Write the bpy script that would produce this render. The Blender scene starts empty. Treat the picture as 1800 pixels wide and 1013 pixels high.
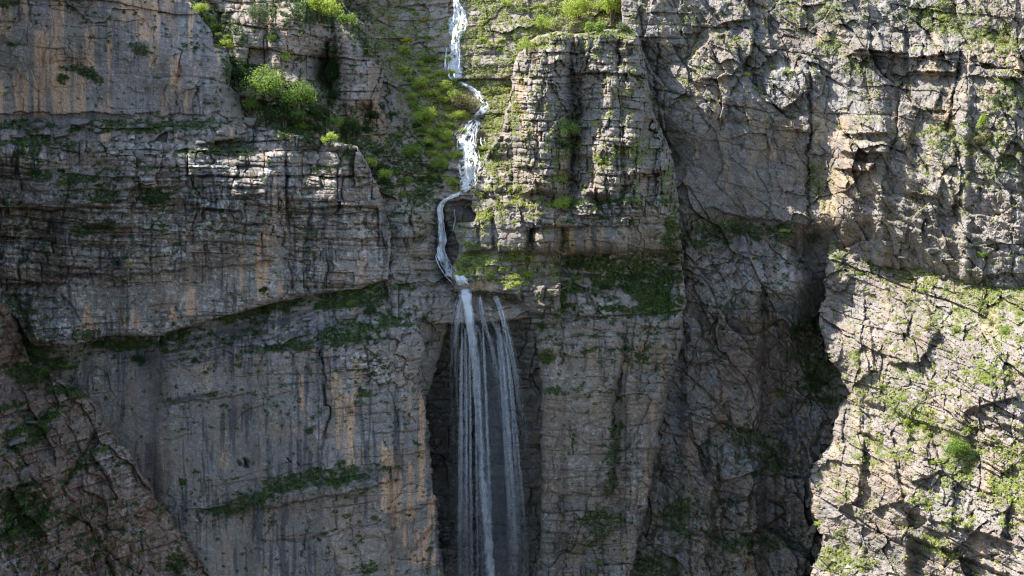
import bpy, bmesh, math, random
import numpy as np
from mathutils import Vector

SC = bpy.context.scene
COL = SC.collection
random.seed(7)
R = np.random.default_rng(11)

# ---------------------------------------------------------------- camera
CAM_Y, CAM_Z, PITCH = -150.0, 16.0, math.radians(8.0)
FPX = 1800.0                      # focal length in photo pixels (photo is 1800 wide)
cp, sp = math.cos(PITCH), math.sin(PITCH)

def at(px, py, Y):
    """world position seen at photo pixel (px, py) when its world depth is Y"""
    u = (np.asarray(px, float) - 900.0) / FPX
    v = (506.5 - np.asarray(py, float)) / FPX
    dy = cp + v * sp
    dz = -sp + v * cp
    t = (np.asarray(Y, float) - CAM_Y) / dy
    return np.stack([u * t, CAM_Y + dy * t, CAM_Z + dz * t], -1)

cam = bpy.data.cameras.new('camera')
cam.sensor_width = 36.0
cam.lens = 36.0
cam.clip_end = 2000.0
camo = bpy.data.objects.new('camera', cam)
camo.location = (0, CAM_Y, CAM_Z)
camo.rotation_euler = (math.pi / 2 - PITCH, 0, 0)
COL.objects.link(camo)
SC.camera = camo

# ---------------------------------------------------------------- light
SUN = Vector((-0.62, 0.265, 0.76)).normalized()
elev = math.asin(SUN.z)
w = bpy.data.worlds.new('World')
SC.world = w
w.use_nodes = True
nt = w.node_tree
bg = nt.nodes['Background']
sky = nt.nodes.new('ShaderNodeTexSky')
sky.sky_type = 'NISHITA'
sky.sun_disc = False
sky.sun_elevation = elev
sky.sun_rotation = math.atan2(SUN.x, SUN.y)
nt.links.new(sky.outputs[0], bg.inputs[0])
bg.inputs[1].default_value = 0.15
sl = bpy.data.lights.new('sun', 'SUN')
sl.energy = 4.6
sl.angle = math.radians(0.5)
sl.color = (1.0, 0.975, 0.935)
so = bpy.data.objects.new('sun', sl)
so.rotation_euler = SUN.to_track_quat('Z', 'Y').to_euler()
so.location = (-60, 0, 120)
COL.objects.link(so)
SC.view_settings.view_transform = 'Standard'
SC.view_settings.look = 'None'
SC.view_settings.exposure = 1.38
SC.view_settings.gamma = 1.0
SC.cycles.use_denoising = True
SC.cycles.use_adaptive_sampling = False
SC.cycles.diffuse_bounces = 3
SC.cycles.glossy_bounces = 1
SC.cycles.sample_clamp_indirect = 4.0
SC.cycles.filter_width = 1.2
SC.cycles.max_bounces = 5
SC.cycles.transparent_max_bounces = 24

# ---------------------------------------------------------------- noise
TAB = R.random(65536)
def h2(i, j, seed):
    i = np.asarray(i).astype(np.int64); j = np.asarray(j).astype(np.int64)
    k = (i * 73856093) ^ (j * 19349663) ^ (seed * 83492791)
    k = (k ^ (k >> 13)) * 1274126177
    return TAB[(k ^ (k >> 16)) & 65535]

def vn(x, y, seed=0):
    xi = np.floor(x); yi = np.floor(y)
    fx = x - xi; fy = y - yi
    fx = fx * fx * (3 - 2 * fx); fy = fy * fy * (3 - 2 * fy)
    xi = xi.astype(np.int64); yi = yi.astype(np.int64)
    a = h2(xi, yi, seed); b = h2(xi + 1, yi, seed)
    c = h2(xi, yi + 1, seed); d = h2(xi + 1, yi + 1, seed)
    return ((a + (b - a) * fx) * (1 - fy) + (c + (d - c) * fx) * fy) * 2 - 1

def fbm(x, y, seed=0, o=4, g=0.5):
    s = 0; a = 1.0; n = 0
    for k in range(o):
        s = s + a * vn(x, y, seed + k * 101); n += a
        a *= g; x = x * 2.03 + 3.7; y = y * 2.03 + 1.9
    return s / n

def ss(a, b, x):
    t = np.clip((x - a) / (b - a), 0, 1)
    return t * t * (3 - 2 * t)

def voro(x, y, seed):
    xi = np.floor(x).astype(np.int64); yi = np.floor(y).astype(np.int64)
    F1 = np.full(x.shape, 9.0); F2 = np.full(x.shape, 9.0)
    ci = np.zeros(x.shape, np.int64); cj = np.zeros(x.shape, np.int64)
    cx = np.zeros(x.shape); cy = np.zeros(x.shape)
    for a in (-1, 0, 1):
        for b in (-1, 0, 1):
            I = xi + a; J = yi + b
            px = I + 0.1 + 0.8 * h2(I, J, seed); py = J + 0.1 + 0.8 * h2(I, J, seed + 7)
            d = np.hypot(px - x, py - y)
            m = d < F1
            F2 = np.where(m, F1, np.minimum(F2, d))
            F1 = np.where(m, d, F1)
            ci = np.where(m, I, ci); cj = np.where(m, J, cj)
            cx = np.where(m, px, cx); cy = np.where(m, py, cy)
    return F1, F2, ci, cj, cx, cy

def facets(x, y, seed, tilt=1.0, crack=0.5):
    F1, F2, ci, cj, cx, cy = voro(x, y, seed)
    gx = h2(ci, cj, seed + 21) * 2 - 1; gy = h2(ci, cj, seed + 22) * 2 - 1
    d = (h2(ci, cj, seed + 23) * 2 - 1) * 0.6 + tilt * (gx * (x - cx) + gy * (y - cy))
    d = d - crack * np.exp(-((F2 - F1) / 0.07) ** 2) * (h2(ci + cj, cj, seed + 25) > 0.45)
    return d, h2(ci, cj, seed + 24), F2 - F1

def beds(PX, PY, thick, joint, slope, seed, notch=0.5):
    """blocky bedding: returns relief about -1..1, block tone 0..1"""
    v = PY - slope * PX + 0.9 * thick * vn(PX / (thick * 9), PY / (thick * 7), seed) \
        + 0.18 * thick * fbm(PX / (thick * 1.3), PY / (thick * 1.3), seed + 3, 3)
    q = v / thick
    q = q + 0.42 * vn(q * 0.9, q * 0 + seed * 1.3, seed + 1)
    i = np.floor(q); t = q - i
    hb = h2(i, i * 0, seed + 5)
    u = PX / joint * (0.55 + 0.9 * h2(i, i * 0, seed + 6)) + 50 * hb \
        + 0.16 * fbm(PX / joint * 2.2, PY / thick * 1.1, seed + 8, 2)
    u = u + 0.33 * vn(u * 0.8, i * 3.7 + 0.5, seed + 9)
    j = np.floor(u); s = u - j
    hk = h2(i, j, seed + 10)
    ex = np.minimum(s, 1 - s) * joint; ey = np.minimum(t, 1 - t) * thick
    has = (h2(i, j + (s > 0.5), seed + 12) > 0.25)
    run = ss(-0.35, 0.35, vn(PX / joint * 0.8, np.floor(q + 0.5) * 5.3, seed + 15))
    n = np.exp(-(ey / 1.5) ** 2) * run * (0.3 + 0.7 * h2(i + (t > 0.5), i * 0, seed + 13)) + has * 0.8 * np.exp(-(ex / 1.5) ** 2)
    rnd = np.minimum(1, np.minimum(ex, ey) / (0.35 * thick))
    top = ss(0.0, 0.3, t)
    tiltx = (h2(i, j, seed + 14) - 0.5) * (s - 0.5)
    d = (hk - 0.5) * 1.7 + (hb - 0.5) * 0.7 + 0.35 * np.sqrt(rnd) + 0.25 * top + 0.9 * tiltx - notch * np.minimum(n, 1.2)
    return d, hk, np.minimum(n, 1)

# ---------------------------------------------------------------- the shared sampling grid
STEP = 1.5
X0, X1, Y0, Y1 = -180, 1980, -170, 1180
gx = np.arange(X0, X1 + .1, STEP); gy = np.arange(Y0, Y1 + .1, STEP)
GX, GY = np.meshgrid(gx, gy)
NEAR = np.full(GX.shape, 999.0)          # nearest surface depth at each sample
VEG = np.zeros(GX.shape)                 # ground cover there
def cell(px, py):
    i = int(round((px - X0) / STEP)); j = int(round((py - Y0) / STEP))
    return max(0, min(GX.shape[0] - 1, j)), max(0, min(GX.shape[1] - 1, i))

def sdf(poly, x, y):
    """signed distance, positive inside"""
    P = np.array(poly, float); Q = np.roll(P, -1, 0)
    best = np.full(x.shape, 1e9); ins = np.zeros(x.shape, bool)
    for (ax, ay), (bx, by) in zip(P, Q):
        ex, ey = bx - ax, by - ay
        t = np.clip(((x - ax) * ex + (y - ay) * ey) / (ex * ex + ey * ey + 1e-9), 0, 1)
        best = np.minimum(best, (x - ax - t * ex) ** 2 + (y - ay - t * ey) ** 2)
        c = (ay > y) != (by > y)
        xx = ax + (y - ay) * ex / (ey if abs(ey) > 1e-9 else 1e-9)
        ins ^= c & (x < xx)
    d = np.sqrt(best)
    return np.where(ins, d, -d)

def dline(line, x, y):
    """distance to a polyline"""
    best = np.full(x.shape, 1e9)
    for (ax, ay), (bx, by) in zip(line[:-1], line[1:]):
        ex, ey = bx - ax, by - ay
        t = np.clip(((x - ax) * ex + (y - ay) * ey) / (ex * ex + ey * ey + 1e-9), 0, 1)
        best = np.minimum(best, (x - ax - t * ex) ** 2 + (y - ay - t * ey) ** 2)
    return np.sqrt(best)

def rbf(pts, x, y, c=35.0):
    P = np.array(pts, float); n = len(P)
    def ph(r2): return np.sqrt(r2 + c * c)
    A = np.zeros((n + 3, n + 3)); b = np.zeros(n + 3)
    d2 = (P[:, None, 0] - P[None, :, 0]) ** 2 + (P[:, None, 1] - P[None, :, 1]) ** 2
    A[:n, :n] = ph(d2); A[:n, n] = 1; A[:n, n + 1] = P[:, 0] / 500; A[:n, n + 2] = P[:, 1] / 500
    A[n:, :n] = A[:n, n:].T
    b[:n] = P[:, 2]
    k = np.linalg.solve(A, b)
    out = k[n] + k[n + 1] * x / 500 + k[n + 2] * y / 500
    for i in range(n):
        out = out + k[i] * ph((x - P[i, 0]) ** 2 + (y - P[i, 1]) ** 2)
    return out

def blob(e, x, y):
    """soft ellipse (cx, cy, rx, ry, angle in degrees, strength): 1 in the middle, 0 outside"""
    cx, cy, rx, ry, a, k = e
    ca, sa = math.cos(math.radians(a)), math.sin(math.radians(a))
    dx, dy = x - cx, y - cy
    r = np.sqrt(((dx * ca + dy * sa) / rx) ** 2 + ((-dx * sa + dy * ca) / ry) ** 2)
    return k * np.clip(1.6 - 1.0 * r, 0, 1)

# ---------------------------------------------------------------- node helpers
def mat(name):
    m = bpy.data.materials.new(name); m.use_nodes = True
    return m, m.node_tree, m.node_tree.nodes['Principled BSDF'], m.node_tree.nodes['Material Output']
def N(nt, t, **k):
    n = nt.nodes.new(t)
    for a, v in k.items(): setattr(n, a, v)
    return n
def mix(nt, fac, a, b, mode='MIX'):
    n = N(nt, 'ShaderNodeMix', data_type='RGBA', blend_type=mode)
    for s, v in ((0, fac), (6, a), (7, b)):
        if hasattr(v, 'is_output'): nt.links.new(v, n.inputs[s])
        else: n.inputs[s].default_value = v if not isinstance(v, tuple) else (*v, 1)
    return n.outputs[2]
def math_n(nt, op, a, b=0.5, clamp=False):
    n = N(nt, 'ShaderNodeMath', operation=op, use_clamp=clamp)
    for s, v in ((0, a), (1, b)):
        if hasattr(v, 'is_output'): nt.links.new(v, n.inputs[s])
        else: n.inputs[s].default_value = v
    return n.outputs[0]
def noise(nt, vec, scale, detail=4, rough=0.55):
    n = N(nt, 'ShaderNodeTexNoise'); n.inputs['Scale'].default_value = scale
    n.inputs['Detail'].default_value = detail; n.inputs['Roughness'].default_value = rough
    nt.links.new(vec, n.inputs['Vector'])
    return n.outputs[0]
def ramp(nt, v, lo, hi, a=0.0, b=1.0):
    n = N(nt, 'ShaderNodeMapRange', interpolation_type='SMOOTHSTEP')
    nt.links.new(v, n.inputs[0])
    for i, q in enumerate((lo, hi, a, b)): n.inputs[i + 1].default_value = q
    return n.outputs[0]

def rock_material(name, grey, brown, pale, orange, dark, moss):
    m, nt, p, out = mat(name)
    geo = N(nt, 'ShaderNodeNewGeometry'); pos = geo.outputs['Position']
    A = N(nt, 'ShaderNodeVertexColor', layer_name='cover'); B = N(nt, 'ShaderNodeVertexColor', layer_name='tone')
    sa = N(nt, 'ShaderNodeSeparateColor'); nt.links.new(A.outputs[0], sa.inputs[0])
    sb = N(nt, 'ShaderNodeSeparateColor'); nt.links.new(B.outputs[0], sb.inputs[0])
    n1 = noise(nt, pos, 1.7, 6, 0.65); n2 = noise(nt, pos, 6.0, 5, 0.7); n3 = noise(nt, pos, 0.22, 4, 0.6)
    c = mix(nt, sb.outputs[1], grey, brown)
    c = mix(nt, ramp(nt, n3, 0.35, 0.7, 0, 0.35), c, brown)
    f = math_n(nt, 'ADD', math_n(nt, 'MULTIPLY', sb.outputs[2], 0.55), 0.72)     # block tone
    g = N(nt, 'ShaderNodeCombineColor')
    for i in range(3): nt.links.new(f, g.inputs[i])
    c = mix(nt, 1.0, c, g.outputs[0], 'MULTIPLY')
    pf = math_n(nt, 'MULTIPLY', sb.outputs[0], ramp(nt, n1, 0.38, 0.62, 0.45, 1.0), True)
    c = mix(nt, pf, c, pale)
    c = mix(nt, math_n(nt, 'MULTIPLY', sa.outputs[0], ramp(nt, n2, 0.3, 0.6, 0.6, 1)), c, orange)
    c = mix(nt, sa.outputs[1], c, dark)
    s = ramp(nt, n2, 0.3, 0.75, 0.62, 1.3)
    g2 = N(nt, 'ShaderNodeCombineColor')
    for i in range(3): nt.links.new(s, g2.inputs[i])
    c = mix(nt, 1.0, c, g2.outputs[0], 'MULTIPLY')
    mg = mix(nt, n1, tuple(0.7 * q for q in moss), tuple(1.35 * q for q in moss))
    c = mix(nt, math_n(nt, 'MULTIPLY', sa.outputs[2], ramp(nt, n2, 0.35, 0.55, 0.25, 1)), c, mg)
    nt.links.new(c, p.inputs['Base Color'])
    p.inputs['Roughness'].default_value = 0.88
    p.inputs['Specular IOR Level'].default_value = 0.25
    bmp = N(nt, 'ShaderNodeBump'); bmp.inputs['Strength'].default_value = 0.55; bmp.inputs['Distance'].default_value = 0.35
    vo = N(nt, 'ShaderNodeTexVoronoi', feature='DISTANCE_TO_EDGE'); vo.inputs['Scale'].default_value = 1.1
    wv = N(nt, 'ShaderNodeMix', data_type='VECTOR'); wv.inputs[0].default_value = 0.25
    nn = N(nt, 'ShaderNodeTexNoise'); nn.inputs['Scale'].default_value = 1.5; nt.links.new(pos, nn.inputs['Vector'])
    va = N(nt, 'ShaderNodeVectorMath', operation='ADD'); nt.links.new(pos, va.inputs[0]); nt.links.new(nn.outputs[1], va.inputs[1])
    nt.links.new(va.outputs[0], vo.inputs['Vector'])
    ck = ramp(nt, vo.outputs[0], 0.0, 0.05, 0.0, 0.08)
    hgt = math_n(nt, 'ADD', math_n(nt, 'ADD', n1, math_n(nt, 'MULTIPLY', n2, 0.5)), ck)
    nt.links.new(hgt, bmp.inputs['Height']); nt.links.new(bmp.outputs[0], p.inputs['Normal'])
    return m

MOSS = (0.042, 0.070, 0.018)
M_LEFT = rock_material('weathered_grey_limestone', (0.29, 0.262, 0.238), (0.28, 0.202, 0.148), (0.60, 0.57, 0.53), (0.66, 0.41, 0.25), (0.075, 0.077, 0.088), MOSS)
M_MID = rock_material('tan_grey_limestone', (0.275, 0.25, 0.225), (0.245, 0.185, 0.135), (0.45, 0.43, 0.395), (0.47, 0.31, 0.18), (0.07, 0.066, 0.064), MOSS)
M_RIGHT = rock_material('pale_limestone', (0.262, 0.247, 0.23), (0.245, 0.192, 0.15), (0.405, 0.39, 0.365), (0.47, 0.33, 0.20), (0.12, 0.115, 0.11), (0.10, 0.125, 0.035))

M_RAVINE = rock_material('brown_bedded_limestone', (0.31, 0.28, 0.245), (0.27, 0.20, 0.142), (0.43, 0.40, 0.36), (0.47, 0.31, 0.18), (0.07, 0.066, 0.064), (0.06, 0.095, 0.022))
M_OUTCROP = rock_material('red_brown_limestone', (0.27, 0.23, 0.205), (0.29, 0.185, 0.13), (0.48, 0.45, 0.42), (0.55, 0.34, 0.2), (0.075, 0.075, 0.08), MOSS)
M_LOWER = rock_material('shade_darkened_limestone', (0.25, 0.235, 0.222), (0.235, 0.172, 0.128), (0.40, 0.38, 0.355), (0.36, 0.23, 0.13), (0.045, 0.043, 0.043), (0.05, 0.072, 0.02))  # darker brown rock, with the recess's shade partly painted into the colour
# ---------------------------------------------------------------- building one rock mass
def mesh_from_grid(name, P, keep, material, cover, tone, second=None):
    quad = keep[:-1, :-1] & keep[1:, :-1] & keep[:-1, 1:] & keep[1:, 1:]
    used = np.zeros(keep.shape, bool)
    used[:-1, :-1] |= quad; used[1:, :-1] |= quad; used[:-1, 1:] |= quad; used[1:, 1:] |= quad
    idx = np.full(keep.shape, -1, np.int64); idx[used] = np.arange(used.sum())
    a = idx[:-1, :-1][quad]; b = idx[:-1, 1:][quad]; c = idx[1:, 1:][quad]; d = idx[1:, :-1][quad]
    F = np.stack([a, d, c, b], -1).astype(np.int32)
    me = bpy.data.meshes.new(name)
    V = P[used].astype(np.float32)
    me.vertices.add(len(V)); me.vertices.foreach_set('co', V.ravel())
    me.loops.add(F.size); me.loops.foreach_set('vertex_index', F.ravel())
    me.polygons.add(len(F))
    me.polygons.foreach_set('loop_start', np.arange(0, F.size, 4, dtype=np.int32))
    me.polygons.foreach_set('loop_total', np.full(len(F), 4, np.int32))
    me.update(calc_edges=True)
    for nm, arr in (('cover', cover), ('tone', tone)):
        at_ = me.color_attributes.new(nm, 'FLOAT_COLOR', 'POINT')
        rgba = np.ones((len(V), 4), np.float32); rgba[:, :3] = np.clip(arr[used], 0, 1)
        at_.data.foreach_set('color', rgba.ravel())
    me.polygons.foreach_set('use_smooth', np.zeros(len(F), bool))
    me.materials.append(material)
    if second is not None:
        me.materials.append(second[0]); me.polygons.foreach_set('material_index', second[1][:-1, :-1][quad].astype(np.int32))
    o = bpy.data.objects.new(name, me); COL.objects.link(o)
    return o

SHEETS = []
def rock(name, label, cat, kind, material, poly, depth, bedding=(), facet=(), rough=0.25, smooth=(), cracks=(), ledges=(),
         veg=(), orange=(), orange_noise=0.0, dark=(), dark_noise=0.0, pale=0.3, brown=0.3, jag=5.0, roll=1.1, seed=1, veg_slope=0.0, c=35.0,
         margin=24, pale_at=(), brown_at=(), round_=1.3, big_planes=(0.9, 95.0), speck=0.35, cols=(), slabs=(), split=False, vegk=1.0, crackk=1.0):
    P = np.array(poly, float)
    mg = margin + 10
    j0 = max(0, int((P[:, 1].min() - mg - Y0) / STEP)); j1 = min(GX.shape[0], int((P[:, 1].max() + mg - Y0) / STEP) + 2)
    i0 = max(0, int((P[:, 0].min() - mg - X0) / STEP)); i1 = min(GX.shape[1], int((P[:, 0].max() + mg - X0) / STEP) + 2)
    x = GX[j0:j1, i0:i1]; y = GY[j0:j1, i0:i1]
    wx = jag * (fbm(x / 40, y / 40, seed + 900, 4, .6) + 0.6 * (h2(np.floor(y / 9 + vn(x / 60, y / 60, seed)), np.floor(x / 60), seed + 3) - .5))
    wy = jag * 0.8 * fbm(x / 30, y / 30, seed + 950, 4, .6)
    d = sdf(poly, x + wx, y + wy)
    Y = rbf(depth, x, y, c)
    sm = np.zeros(x.shape)
    for e in smooth: sm = np.maximum(sm, blob(e, x + 8 * fbm(x / 30, y / 30, seed + 5, 3), y))
    sm = np.clip(sm, 0, 1); k = 1 - 0.93 * sm
    fa = big_planes[0]
    rel = np.zeros(x.shape); tone = np.full(x.shape, 0.5); notch = np.zeros(x.shape)
    for (th, jt, am, sl_, nt_) in bedding:
        b, tn, nn = beds(x, y, th, jt, sl_, seed + int(th * 3), nt_)
        gate = 0.35 + 0.65 * ss(-0.45, 0.25, fbm(x / (th * 4 + 60), y / (th * 3 + 40), seed + int(th) + 77, 3))
        rel += am * b * k * gate; tone += 0.16 * (tn - 0.5) * k; notch = np.maximum(notch, nn * k * gate * min(1, am / 0.4))
    for (sx, sy, am, ang, tl, ck, *gate_) in facet:
        gk = np.clip(blob(gate_[0], x, y) * 2, 0, 1) if gate_ else 1.0
        ca, sa = math.cos(math.radians(ang)), math.sin(math.radians(ang))
        xx = (x * ca + y * sa) / sx + 0.5 * fbm(x / sx, y / sx, seed + 31, 4, .6); yy = (-x * sa + y * ca) / sy + 0.5 * fbm(x / sx, y / sx, seed + 32, 4, .6)
        f, tn, e = facets(xx, yy, seed + int(sx * 5), tl, ck)
        rel += am * f * (k if not gate_ else gk); tone += 0.2 * (tn - 0.5) * (k if not gate_ else gk)
    for (sz, am) in ((big_planes[1], fa), (big_planes[1] * 0.42, fa * 0.45)):
        xx = x / sz + 0.35 * fbm(x / sz, y / sz, seed + 51, 4, .6); yy = y / (sz * 1.25) + 0.35 * fbm(x / sz, y / sz, seed + 52, 4, .6)
        f, tn, e = facets(xx, yy, seed + 53 + int(sz), 1.25, 0.12)
        rel += am * f * (1 - 0.8 * sm); tone += 0.12 * (tn - .5)
    rel += rough * (1 - 0.6 * sm) * (fbm(x / 22, y / 22, seed + 41, 5, .7) * 1.7 + 0.6 * np.abs(fbm(x / 12, y / 9, seed + 42, 4, .6)))
    rel += 0.9 * (1 - 0.5 * sm) * fbm(x / 120, y / 120, seed + 43, 3)
    for (ln, amt, wd) in ledges:          # below the line the rock stands further out by amt (negative: undercut)
        L = np.array(ln, float); yy = np.interp(x[0], L[:, 0], L[:, 1])[None, :] + 6 * fbm(x / 22, y / 60, seed + 61, 4, .6) + 5 * (h2(np.floor(x / 24 + 0.4 * vn(x / 15, y * 0, seed)), 0 * x, seed + 62) - .5)
        fade = ss(L[0, 0] - 12, L[0, 0] + 12, x) * (1 - ss(L[-1, 0] - 12, L[-1, 0] + 12, x))
        rel += amt * fade * ss(0, wd, y - yy)
    for (xa, xb, ya, yb, am) in cols:
        hw = (xb - xa) / 2; y_ = y + 9 * fbm(x / 20, y / 60, seed + 64, 3, .6); xj = x + 7 * fbm(x / 30, y / 40, seed + 65, 3) + 4 * (h2(np.floor(y / 14), 0 * y, seed + 66) - .5)
        q = np.clip((xj - (xa + xb) / 2) / hw, -1, 1); tp = np.clip((ya + hw * .8 - y_) / (hw * .8), 0, 1); bt = ss(-14, 4, y_ - yb)
        inside_ = (np.abs(q) < 1)
        rel += am * inside_ * np.sqrt(np.clip(1 - np.abs(q) ** 3, 0, 1)) * np.sqrt(np.clip(1 - tp ** 2, 0, 1)) * (1 - bt)
    for (pl_, am) in slabs:
        Q = np.array(pl_, float); bx = (x > Q[:, 0].min() - 14) & (x < Q[:, 0].max() + 14) & (y > Q[:, 1].min() - 14) & (y < Q[:, 1].max() + 14)
        xs, ys = x[bx], y[bx]
        sd = sdf(pl_, xs + 5 * fbm(xs / 15, ys / 15, seed + 67, 4, .6), ys + 4 * fbm(xs / 14, ys / 14, seed + 68, 4, .6))
        hq = Q[:, 1].max() - Q[:, 1].min()
        rel[bx] += am * ss(0, 4, sd) * (0.8 + 0.7 * (ys - Q[:, 1].mean()) / hq)
    crk = np.zeros(x.shape)
    for (ln, wd, dp) in cracks:
        jx = 7 * fbm(x / 16, y / 16, seed + 71, 4, .65) + 5 * (h2(np.floor(y / 11 + 0.3 * vn(x / 20, y / 20, 5)), 0 * y, seed + 73) - .5)
        dd = dline(ln, x + jx, y + 3 * fbm(x / 16, y / 16, seed + 72, 3))
        wv = wd * (0.28 + 0.55 * np.clip(0.5 + 1.1 * vn(x / 20, y / 24, seed + 74), 0, 1.3))
        g = np.exp(-(dd / wv) ** 2); dp = dp * crackk; rel -= dp * g * (0.55 + 0.45 * vn(x / 30, y / 30, seed + 75)); crk = np.maximum(crk, g)
        L = np.array(ln, float)
        if abs(L[-1, 1] - L[0, 1]) > 40:
            o_ = np.argsort(L[:, 1]); side = np.tanh((x + jx - np.interp(y, L[o_, 1], L[o_, 0])) / 1.2)
            fy = ss(L[:, 1].min() - 5, L[:, 1].min() + 25, y) * (1 - ss(L[:, 1].max() - 25, L[:, 1].max() + 5, y))
            rel += 0.28 * dp * (1 if (int(ln[0][0]) % 2) else -1) * side * np.exp(-dd / 26) * fy
    # rounding and the flanks that run back behind the edge
    edge = np.clip(d, 0, 14) / 14
    Y = Y - rel + round_ * (1 - np.sqrt(1 - (1 - edge) ** 2))
    out = np.clip(-d, 0, None)
    Y = Y + roll * out
    gyy, gxx = np.gradient(d, STEP)
    gl = np.hypot(gxx, gyy) + 1e-6
    px = x + gxx / gl * out * 0.93; py = y + gyy / gl * out * 0.93
    keep = d > -margin
    # cover masks
    vg = np.zeros(x.shape)
    for e in veg: vg = np.maximum(vg, blob(e, x, y))
    gv = fbm(x / 16, y / 11, seed + 81, 4, .62)
    up = -np.gradient(Y - roll * out, STEP, axis=0) / (STEP * 0.083)       # >0 where the rock steps outward going down: a ledge top
    up = np.clip(up, -2, 2)
    gw = fbm(x / 34, y / 22, seed + 83, 3)
    vm = ss(0.44, 0.58, vg * 0.85 + 0.6 * gv + 0.35 * gw + 0.10 * up) * (vg > 0.02)
    sk = fbm(x / 8, y / 6, seed + 84, 4, .62)
    vm = np.maximum(vm, speck * 1.6 * ss(0.30, 0.42, sk + 0.16 * fbm(x / 70, y / 70, seed + 85, 2) + 0.12 * up + 0.25 * vg - 0.12 * sm))
    og = np.zeros(x.shape)
    wob = x + 3.0 * fbm(x / 9, y / 40, seed + 91, 3)
    for (xa, xb, ya, yb, st) in orange:
        yn = y + 16 * vn(x / 4, y / 60, seed + 92)
        og = np.maximum(og, st * ss(xa - 2, xa + 2, wob) * (1 - ss(xb - 2, xb + 2, wob)) * ss(ya - 4, ya + 6, yn) * (1 - ss(yb - 3, yb + 5, y)))
    og = np.clip(og * 1.5, 0, 1) * (0.35 + 0.65 * ss(-.3, .0, fbm(x / 4.5, y / 40, seed + 93, 4, .65)))
    if orange_noise: og = np.maximum(og, orange_noise * 1.3 * ss(0.12, 0.32, fbm(x / 12, y / 80, seed + 94, 5, .62)) * ss(-.5, .3, fbm(x / 90, y / 90, seed + 95, 2)))
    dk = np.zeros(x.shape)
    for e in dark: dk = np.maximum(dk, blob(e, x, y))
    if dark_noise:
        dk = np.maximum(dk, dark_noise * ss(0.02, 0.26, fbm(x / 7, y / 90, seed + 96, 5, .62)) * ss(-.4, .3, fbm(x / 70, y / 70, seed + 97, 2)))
    sp_ = fbm(x / 6, y / 5, seed + 98, 4, .7)
    plr = np.full(x.shape, pale)
    for e in pale_at: plr = np.maximum(plr, blob(e, x, y))
    big = fbm(x / 45, y / 45, seed + 99, 3)
    pl = ss(0.14, 0.28, sp_ + 0.35 * (plr - 0.4) + 0.25 * big) * np.clip(plr * 1.6, 0, 1)
    br = brown + 0.55 * fbm(x / 60, y / 45, seed + 100, 4) + 0.45 * fbm(x / 15, y / 11, seed + 103, 4, .65)
    for e in brown_at: br = br + blob(e, x, y)
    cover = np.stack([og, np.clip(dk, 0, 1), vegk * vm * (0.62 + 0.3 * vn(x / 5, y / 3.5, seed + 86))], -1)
    tn = np.stack([pl, np.clip(br, 0, 1), np.clip(tone + 0.5 * fbm(x / 8, y / 8, seed + 102, 4, .7), 0, 1)], -1)
    pos = at(px, py, Y)
    sec = None
    if split:      # below the overhang a darker rock colour adds painted shade
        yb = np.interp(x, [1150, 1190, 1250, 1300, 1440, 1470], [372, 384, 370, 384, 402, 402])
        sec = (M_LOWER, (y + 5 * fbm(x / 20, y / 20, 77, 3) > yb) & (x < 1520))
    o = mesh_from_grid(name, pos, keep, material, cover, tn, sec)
    o['label'] = label; o['category'] = cat
    if kind: o['kind'] = kind
    ins = d > 1
    sub = NEAR[j0:j1, i0:i1]; vs = VEG[j0:j1, i0:i1]
    m = ins & (Y < sub)
    vs[m] = vm[m]; sub[m] = Y[m]
    SHEETS.append(o)
    return o

# ================================================================ THE TERRAIN
BED_L = [(58, 95, 1.4, 0.03, 0.6), (21, 44, 1.0, 0.03, 0.85), (9, 26, 0.4, 0.03, 0.7)]
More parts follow.
